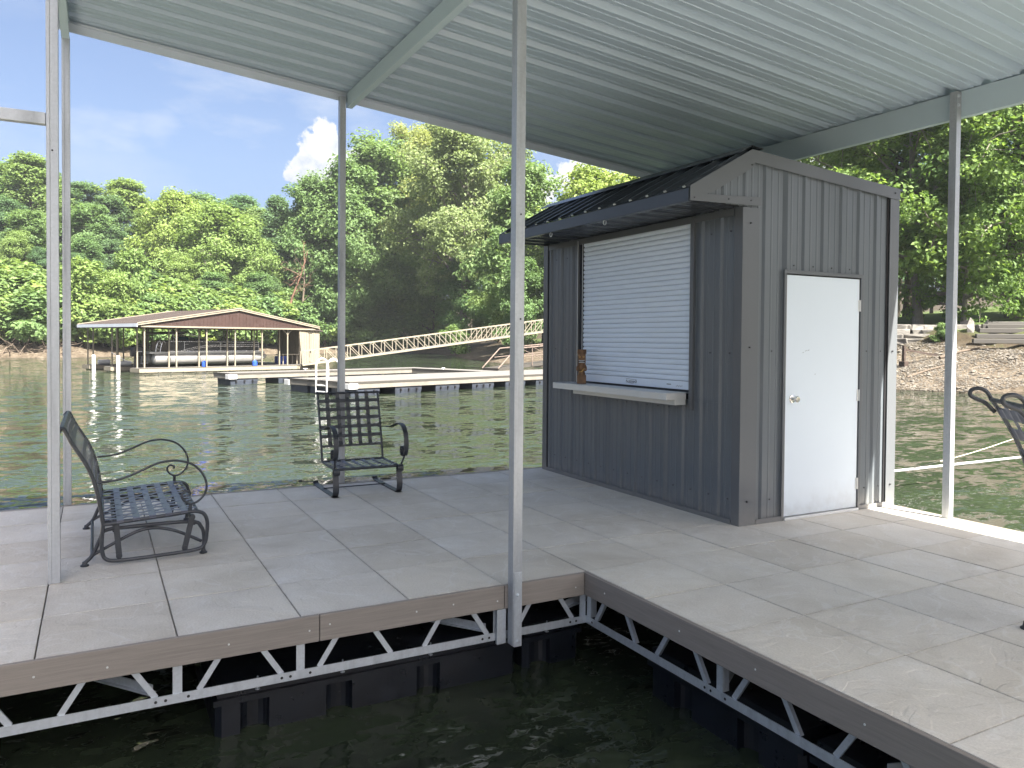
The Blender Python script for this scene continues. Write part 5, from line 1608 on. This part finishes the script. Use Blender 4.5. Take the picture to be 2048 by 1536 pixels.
def put_tree(kind, x, y, zb, scale, label, group=None, name='tree', cat='tree', rot=None, wide=1.0):
    t = thing(name, (x, y, zb), label, cat, group)
    t.rotation_euler = (0, 0, rng.uniform(0, 6.28) if rot is None else rot)
    t.scale = (scale * wide, scale * wide, scale)
    H, tr, cr = TREES[kind]
    for nm, me_ in (('trunk', tr), ('crown', cr)):
        o = bpy.data.objects.new(nm, me_); col.objects.link(o); o.parent = t
    return t
def tree_px(kind, u, vtop, depth, label, group=None, wide=1.0, rot=None, name='tree', cat='tree'):
    """tree standing at the given distance, as tall as it shows"""
    for _ in range(60):                       # never in the water: step back until it stands on land
        p = at_depth(u, 690, depth)
        if float(shore_distance(np.array([p.x]), np.array([p.y]))[0]) > 3.0: break
        depth += 1.0
    zb = gz(p.x, p.y) - 0.15
    zt = at_depth(u, vtop, depth).z
    s = (zt - zb) / TREES[kind][0]
    return put_tree(kind, p.x, p.y, zb, s, label, group, name, cat, rot, wide / max(0.75, min(s, 1.35)) if False else wide)
def shore_depth(u):
    return float(np.interp(u, [-150, 0, 140, 300, 500, 700, 860], [70, 75.2, 77.2, 88, 100, 113, 118]))
rng.seed(99)
GH = 'trees on the hillside behind the far dock'
LH = 'leafy tree in the dense green woods on the hillside left of the lake'
for kind, u, vt, d in (('hillA', 70, 322, 122), ('hillA', -30, 345, 118), ('hillB', 150, 372, 126), ('hillB', 20, 400, 112), ('hillD', 105, 430, 113), ('hillA', 185, 420, 114),
                       ('hillA', 262, 372, 128), ('hillB', 325, 400, 132), ('hillB', 225, 455, 114), ('hillA', 395, 398, 134), ('hillB', 460, 398, 136), ('hillA', 512, 428, 136), ('hillB', 420, 430, 128),
                       ('hillD', 40, 500, 103), ('hillB', 140, 510, 105), ('hillD', -40, 470, 104), ('hillB', 295, 478, 118), ('hillD', 350, 455, 122), ('hillB', 545, 452, 134), ('hillA', -90, 360, 125), ('hillB', -120, 450, 108),
                       ('hillD', 85, 565, 99), ('hillB', 10, 590, 97), ('hillB', 250, 540, 110), ('hillB', 500, 520, 124), ('hillD', 560, 560, 122), ('hillB', 610, 500, 130), ('hillA', 590, 440, 140), ('hillB', 655, 470, 132), ('hillD', 690, 540, 124),
                       ('hillB', 395, 530, 116), ('hillD', 455, 560, 116),
                       ('hillA', 20, 335, 128), ('hillB', 110, 345, 130), ('hillD', -60, 400, 112), ('hillA', 60, 430, 108), ('hillB', 215, 400, 124), ('hillA', 300, 430, 126), ('hillD', 175, 480, 108), ('hillB', 90, 500, 102), ('hillD', 130, 575, 98), ('hillA', 365, 430, 130), ('hillB', 490, 440, 138), ('hillD', 200, 590, 99), ('hillB', 30, 560, 96), ('hillD', -20, 560, 94), ('hillB', 60, 610, 93), ('hillD', 110, 620, 93), ('hillB', 160, 610, 94)):
    tree_px(kind, u, vt, d, LH, GH, wide=rng.uniform(1.25, 1.55))
for k in range(17):
    u = -90 + 40 * k + rng.uniform(-12, 12)
    tree_px(rng.choice(('hillD', 'hillB', 'hillA', 'hillC')), u, 575 + rng.uniform(-35, 25), shore_depth(u) + rng.uniform(8, 15), 'small leafy tree in the front row of the woods along the left shore', 'front row of shore trees', wide=1.35)
tree_px('hillC', 425, 420, 112, 'broad yellow-green tree standing above the far dock roof ridge', wide=1.15)
tree_px('hillC', 335, 395, 116, 'tall yellow-green tree above the left slope of the far dock roof', wide=0.95)
tree_px('hillC', 350, 520, 108, 'low rounded yellow-green tree just behind the far dock roof', wide=1.15)
tree_px('hillC', 505, 475, 114, 'yellow-green tree behind the right half of the far dock roof', wide=0.9)
tree_px('hillC', 275, 560, 104, 'pale green tree left of the far dock gable', wide=0.9)
tree_px('hillC', 20, 470, 100, 'light green tree on the shore at the far left edge', wide=0.9)
tree_px('young', 176, 520, 82, 'slender pale-barked young tree at the left end of the far dock', wide=1.1, rot=0.4)
tree_px('young', 222, 545, 86, 'slender pale-barked young tree with sparse leaves on the shore', wide=1.0, rot=2.2)
tree_px('young', 258, 500, 89, 'thin tall pale-barked tree behind the far dock roof', wide=0.8, rot=4.0)
tree_px('cedar', 565, 390, 122, 'dark blue-green cedar to the right of the far dock ridge')
tree_px('cedar', 548, 420, 128, 'dark cedar half hidden behind the taller cedar')
GR = 'tall trees behind the cove'
tree_px('maple', 630, 372, 118, 'green tree below the white cumulus cloud', GR, wide=0.9)
tree_px('maple', 690, 345, 112, 'tall green tree behind the middle roof post', GR, wide=1.0)
tree_px('maple', 760, 305, 104, 'broad green tree between the middle post and the sycamore', GR, wide=1.1)
tree_px('maple', 720, 470, 98, 'shady green tree low behind the cream gangway', wide=0.9)
tree_px('hillD', 650, 520, 108, 'dark shady tree at the head of the cove')
tree_px('hillA', 800, 450, 104, 'dark shady tree whose straight trunk rises behind the gangway')
tree_px('hillD', 865, 510, 118, 'dense green tree in the shade under the sycamore')
sy = tree_px('sycamore', 930, 205, 88, 'very tall pale-barked sycamore on the point behind the gangway', wide=0.95, rot=1.2)
tree_px('sycamore', 835, 292, 92, 'sycamore standing just left of the tallest one', wide=0.85, rot=3.3)
tree_px('hillA', 1035, 345, 84, 'green tree right of the slip-corner post', wide=0.95)
tree_px('hillD', 1040, 520, 76, 'low leafy tree beside the upper end of the gangway')
tree_px('hillC', 1122, 398, 84, 'yellow-green tree above the far end of the kiosk awning', wide=0.9)
tree_px('hillC', 1200, 352, 78, 'yellow-green tree over the kiosk ridge', wide=0.9)
tree_px('hillC', 1262, 340, 74, 'light green tree under the roof edge above the kiosk', wide=0.9)
tree_px('hillB', 1085, 455, 90, 'dark tree seen between the slip-corner post and the kiosk')
tree_px('hillA', 1330, 330, 82, 'green tree behind the kiosk roof', wide=1.0)
for kind, u, vt, d in (('hillD', 740, 520, 118), ('hillA', 840, 540, 112), ('hillD', 930, 520, 104), ('hillA', 1010, 500, 98), ('hillD', 1000, 430, 108), ('hillB', 780, 420, 122), ('hillB', 690, 450, 126), ('hillA', 860, 400, 118), ('hillB', 1160, 470, 96)):
    tree_px(kind, u, vt, d, 'shaded tree deep in the woods behind the sycamore', 'shaded trees behind the cove', wide=1.1)
# right bank
tree_px('oakA', 2028, 30, 51, 'big spreading oak with thick trunk on the lawn at the right edge', rot=0.9, wide=0.95)
tree_px('oakB', 1838, 130, 49, 'leafy oak with low drooping branches right of the kiosk', rot=2.0, wide=1.0)
tree_px('oakB', 1925, 300, 47, 'lower oak bough hanging over the stone wall', rot=4.4, wide=0.85)
tree_px('oakA', 2230, 40, 48, 'oak mostly outside the right edge of the picture', rot=3.0, wide=0.95)
tree_px('oakA', 1815, 180, 68, 'oak behind the right corner of the kiosk', rot=5.0, wide=0.65)
tree_px('locust', 1690, 300, 60, 'feathery yellow-green tree above the kiosk rake', rot=1.0, wide=1.0)
tree_px('locust', 1668, 262, 84, 'thin airy tree against the sky above the kiosk', rot=2.5, wide=0.8)
tree_px('hillA', 1560, 350, 84, 'green tree hidden behind the kiosk')
for u, vt, d in ((1790, 420, 96), (1860, 440, 100), (1930, 410, 98), (2000, 430, 94), (2080, 400, 92), (1720, 420, 96), (2150, 420, 96)):
    tree_px('hillB', u, vt, d, 'dark tree in the wood line at the back of the lawn', 'wood line behind the lawn', wide=1.25)
# bushes along the water
rng.seed(5)
for u, d, k, s_ in ((-20, 92, 'bush', 1.5), (0, 91.5, 'bushY', 1.1), (20, 93, 'bush', 1.3), (70, 93.5, 'bush', 1.5), (105, 94, 'bush', 1.5), (140, 94, 'bushY', 1.3), (170, 95, 'bush', 1.6), (205, 96, 'bush', 1.5), (262, 99, 'bushY', 1.5), (310, 102, 'bush', 1.6), (360, 105, 'bush', 1.5), (408, 108, 'bush', 1.6), (450, 110, 'bush', 1.6), (490, 112, 'bush', 1.6), (535, 115, 'bush', 1.7), (55, 92.5, 'bushY', 0.9), (85, 92.5, 'bushY', 1.0), (240, 97, 'bush', 1.4), (290, 101, 'bush', 1.6), (330, 103, 'bushY', 1.4), (385, 106, 'bush', 1.5), (430, 109, 'bushY', 1.5), (470, 111, 'bush', 1.6),
                    (510, 113, 'bushY', 1.4), (560, 116, 'bush', 1.6), (610, 119, 'bush', 1.6), (660, 122, 'bush', 1.7), (720, 122, 'bush', 1.7), (780, 124, 'bush', 1.6), (845, 122, 'bush', 1.6)):
    p = at_depth(u, 690, shore_depth(u) + rng.uniform(3.5, 6.0))
    put_tree(k, p.x, p.y, gz(p.x, p.y) - 0.1, s_, 'low green bush at the foot of the woods on the far shore', 'bushes along the far shore', 'bush', 'bush', wide=1.25)
rng.seed(6)
for k in range(44):
    u = -60 + 15 * k + rng.uniform(-5, 5); d = shore_depth(u) + rng.uniform(6, 10)
    p = at_depth(u, 690, d)
    put_tree(rng.choice(('bush', 'bushY', 'bush')), p.x, p.y, gz(p.x, p.y) - 0.1, rng.uniform(1.3, 1.9), 'low green bush at the foot of the woods on the far shore', 'bushes along the far shore', 'bush', 'bush', wide=1.3)
p = at_depth(912, 690, 99); put_tree('bushY', p.x, p.y, gz(p.x, p.y) - 0.1, 1.0, 'bright green bush growing round the foot of the sycamore', None, 'bush', 'bush')
p = at_depth(1885, 690, 42.0); put_tree('bush', p.x, p.y, gz(p.x, p.y) - 0.3, 0.30, 'dark rounded bush in front of the stone wall', None, 'bush', 'bush')

# bare dead tree by the far dock and bleached brush on the left shore
def dead_tree(u, vtop, d, bark, label, seed, lim=9):
    rng.seed(seed)
    p = at_depth(u, 690, d)
    zb = gz(p.x, p.y) - 0.2
    H = at_depth(u, vtop, d).z - zb
    th = thing('dead_tree', (p.x, p.y, zb), label, 'tree')
    pts, q, dd = [Vector((p.x, p.y, zb))], Vector((p.x, p.y, zb)), Vector((0, 0, 1))
    for k in range(8):
        dd = (dd + rvec() * 0.10 + Vector((0.03, 0, 0.1))).normalized(); q = q + dd * H / 8; pts.append(q.copy())
    MB().tube(pts, [0.018 * H * (1 - k / 9.5) for k in range(9)], 8).build('trunk', bark, th)
    for k in range(lim):
        i = rng.randint(3, 7)
        q = pts[i].copy(); dd = (rvec() + Vector((0, 0, 0.5))).normalized(); pa = [q.copy()]
        tw = MB()
        for j in range(5):
            dd = (dd + rvec() * 0.35).normalized(); q = q + dd * 0.05 * H; pa.append(q.copy())
            e_ = (dd + rvec()).normalized()
            tw.tube([q, q + e_ * 0.04 * H, q + e_ * 0.08 * H + rvec() * 0.2], [0.025, 0.018, 0.008], 4)
        tw.tube(pa, [0.06 - 0.009 * j for j in range(6)], 5)
        tw.build('branch', bark, th)
dead_tree(567, 490, 108, 'bark_red', 'bare reddish dead tree rising behind the far dock', 3)
dead_tree(600, 510, 111, 'twig', 'bare grey snag right of the reddish dead tree', 9, 7)
rng.seed(17)
brush = MB()
for k in range(330):
    u = rng.uniform(-60, 125); d = rng.uniform(75.5, 85)
    p = at_depth(u, 690, d); z = gz(p.x, p.y)
    if z < WATER + 0.15: continue
    q = Vector((p.x, p.y, z)); dd = Vector((rng.gauss(0, 1), rng.gauss(0, 1), rng.uniform(0.2, 1.2))).normalized()
    pa = [q.copy()]
    for j in range(4):
        dd = (dd + rvec() * 0.35 + Vector((0, 0, -0.05))).normalized(); q = q + dd * rng.uniform(0.4, 0.8); pa.append(q.copy())
    brush.tube(pa, [0.05, 0.04, 0.032, 0.022, 0.01], 4)
tag(brush.build('driftwood_brush', 'twig'), 'tangle of bleached bare branches on the left shore', 'brush', kind='stuff')

# ------------------------------------------------------------------ right bank: dry stone wall, gravel, rusty post, timbers
rng.seed(23)
wp = [at_depth(u, 690, d) for u, d in ((1640, 46.3), (1720, 44.8), (1790, 43.7), (1850, 43.2), (1940, 42.5))]
stw = thing('stone_wall', (wp[2].x, wp[2].y, gz(wp[2].x, wp[2].y)), 'pale dry stone retaining wall at the edge of the lawn', 'wall')
def rock(c, ax, h, jit=0.18):
    m = MB(); m.obox(c, ax, h)
    m.v = [tuple(Vector(v) + Vector((rng.uniform(-1, 1) * h[0] * jit, rng.uniform(-1, 1) * h[1] * jit, rng.uniform(-1, 1) * h[2] * jit))) for v in m.v]
    return m
L_ = 0.0
for course in range(4):
    for a, b_ in zip(wp, wp[1:]):
        d = b_ - a; d.z = 0; seg = d.length; d.normalize(); nn = d.cross(Z3)
        s_ = rng.uniform(-0.4, 0)
        while s_ < seg:
            w_ = rng.uniform(0.7, 2.0)
            c = a + d * (s_ + w_ / 2)
            zb = 1.45 + course * 0.36 - 0.10 * course
            c = Vector((c.x, c.y, zb + 0.16)) - nn * (0.0 - 0.22 * course * (-1))
            rock(c, (d, nn, Z3), (w_ / 2 - 0.02, 0.42, 0.155)).build('stone', 'rock', stw, bevel=0.05)
            s_ += w_
for k in range(10):
    u = rng.uniform(1895, 1985); dpt = rng.uniform(41.5, 43.6)
    p = at_depth(u, 690, dpt); z = gz(p.x, p.y)
    r_ = rng.uniform(0.15, 0.34)
    rock(Vector((p.x, p.y, z + r_ * 0.35)), (rvec(), rvec(), Z3), (r_, r_ * 0.8, r_ * 0.6), 0.25).build('fallen_stone', 'rock', stw, bevel=0.06)
# gravel as real pebbles over the beach
gm = []
cnt = 0
pv, pf_ = [], []
base_r = np.array([(1, 0, 0), (-1, 0, 0), (0, 1, 0), (0, -1, 0), (0, 0, 1), (0, 0, -1)], float)
base_f = [(0, 2, 4), (2, 1, 4), (1, 3, 4), (3, 0, 4), (2, 0, 5), (1, 2, 5), (3, 1, 5), (0, 3, 5)]
N_P = 16000
pu = nrng.uniform(1600, 2200, N_P); pd_ = nrng.uniform(33.5, 45, N_P)
pp_ = np.array([list(at_depth(float(u), 690, float(d)))[:2] for u, d in zip(pu, pd_)])
pdist = shore_distance(pp_[:, 0], pp_[:, 1])
ok = (pdist > 0.05) & (pdist < 8.5)
pp_, pdist = pp_[ok], pdist[ok]
pz = ground_z(pp_[:, 0], pp_[:, 1], pdist)
for k in range(len(pp_)):
    r_ = float(nrng.uniform(0.025, 0.065) * (2.4 if nrng.random() < 0.02 else 1))
    an = float(nrng.uniform(0, 6.28)); ca, sa = math.cos(an), math.sin(an)
    vv_ = base_r * np.array([r_ * 1.25, r_, r_ * 0.6])
    vv_ = np.stack([vv_[:, 0] * ca - vv_[:, 1] * sa, vv_[:, 0] * sa + vv_[:, 1] * ca, vv_[:, 2]], 1) + nrng.normal(size=(6, 3)) * r_ * 0.15 + np.array([pp_[k, 0], pp_[k, 1], pz[k] + r_ * 0.2])
    o = len(pv) * 6
    pv.append(vv_); pf_ += [tuple(i + o for i in f) for f in base_f]
pm = bpy.data.meshes.new('gravel'); pm.from_pydata(np.concatenate(pv).tolist(), [], pf_); pm.materials.append(M['pebble']); pm.update()
gravel = bpy.data.objects.new('gravel', pm); col.objects.link(gravel)
tag(gravel, 'loose tan gravel on the right beach', 'gravel', kind='stuff')
def gpt(u, d, dz=0.0):
    p = at_depth(u, 690, d)
    return Vector((p.x, p.y, gz(p.x, p.y) + dz))
rp_ = thing('rusty_post', gpt(1808, 38.8), 'rusty anchor post with sloping rail on the gravel beach', 'post')
a = gpt(1808, 38.8)
MB().bar(a - Z3 * 0.3, a + Z3 * 1.05, 0.14, 0.14, up=(1, 0, 0)).build('upright', 'rust', rp_, bevel=0.02)
MB().bar(a + Z3 * 0.86, gpt(1873, 39.6, 0.12), 0.09, 0.09).build('sloping_rail', 'rust', rp_)
MB().box((a.x - 0.16, a.y - 0.16, a.z - 0.1), (a.x + 0.16, a.y + 0.16, a.z + 0.28)).build('base_sleeve', 'rust', rp_, bevel=0.02)
tm = thing('timber_steps', gpt(2000, 41.0), 'weathered timber steps up the bank at the right edge', 'steps')
for k in range(6):
    a, b_ = gpt(1945 + 6 * k, 39.6 + 0.75 * k, 0.10), gpt(2130, 39.0 + 0.75 * k, 0.10)
    a.z = b_.z = (a.z + b_.z) / 2
    MB().bar(a, b_, 0.22, 0.24).build('timber', 'timber', tm, bevel=0.02)
# logs and twigs lying on the beach
for (u0, d0, u1, d1, r_, lab) in ((1815, 36.6, 1905, 37.8, 0.05, 'thin dead branch lying on the gravel beach'), (1880, 39.2, 1960, 39.9, 0.08, 'grey log lying below the stone wall')):
    a, b_ = gpt(u0, d0, r_), gpt(u1, d1, r_)
    tag(MB().tube([a, a.lerp(b_, 0.5) + Z3 * 0.05, b_], [r_, r_ * 0.8, r_ * 0.4], 7).build('driftwood_log', 'twig'), lab, 'log')

# ------------------------------------------------------------------ haze box added to lighten the dark gaps of the woods
hz = MB().box((-130, -25, -4.5), (150, 185, 42)).build('haze', 'water')
hz.data.materials.clear()
hm = bpy.data.materials.new('added_haze'); hm.use_nodes = True
hm.node_tree.nodes.clear()
ho = hm.node_tree.nodes.new('ShaderNodeOutputMaterial'); hv = hm.node_tree.nodes.new('ShaderNodeVolumePrincipled')
hv.inputs['Color'].default_value = (0.86, 0.92, 1.0, 1); hv.inputs['Density'].default_value = 0.00026; hv.inputs['Anisotropy'].default_value = 0.1
hm.node_tree.links.new(hv.outputs[0], ho.inputs['Volume'])
hz.data.materials.append(hm)
tag(hz, 'thin haze volume added over the lake to lighten the dark trees', 'haze', kind='stuff')
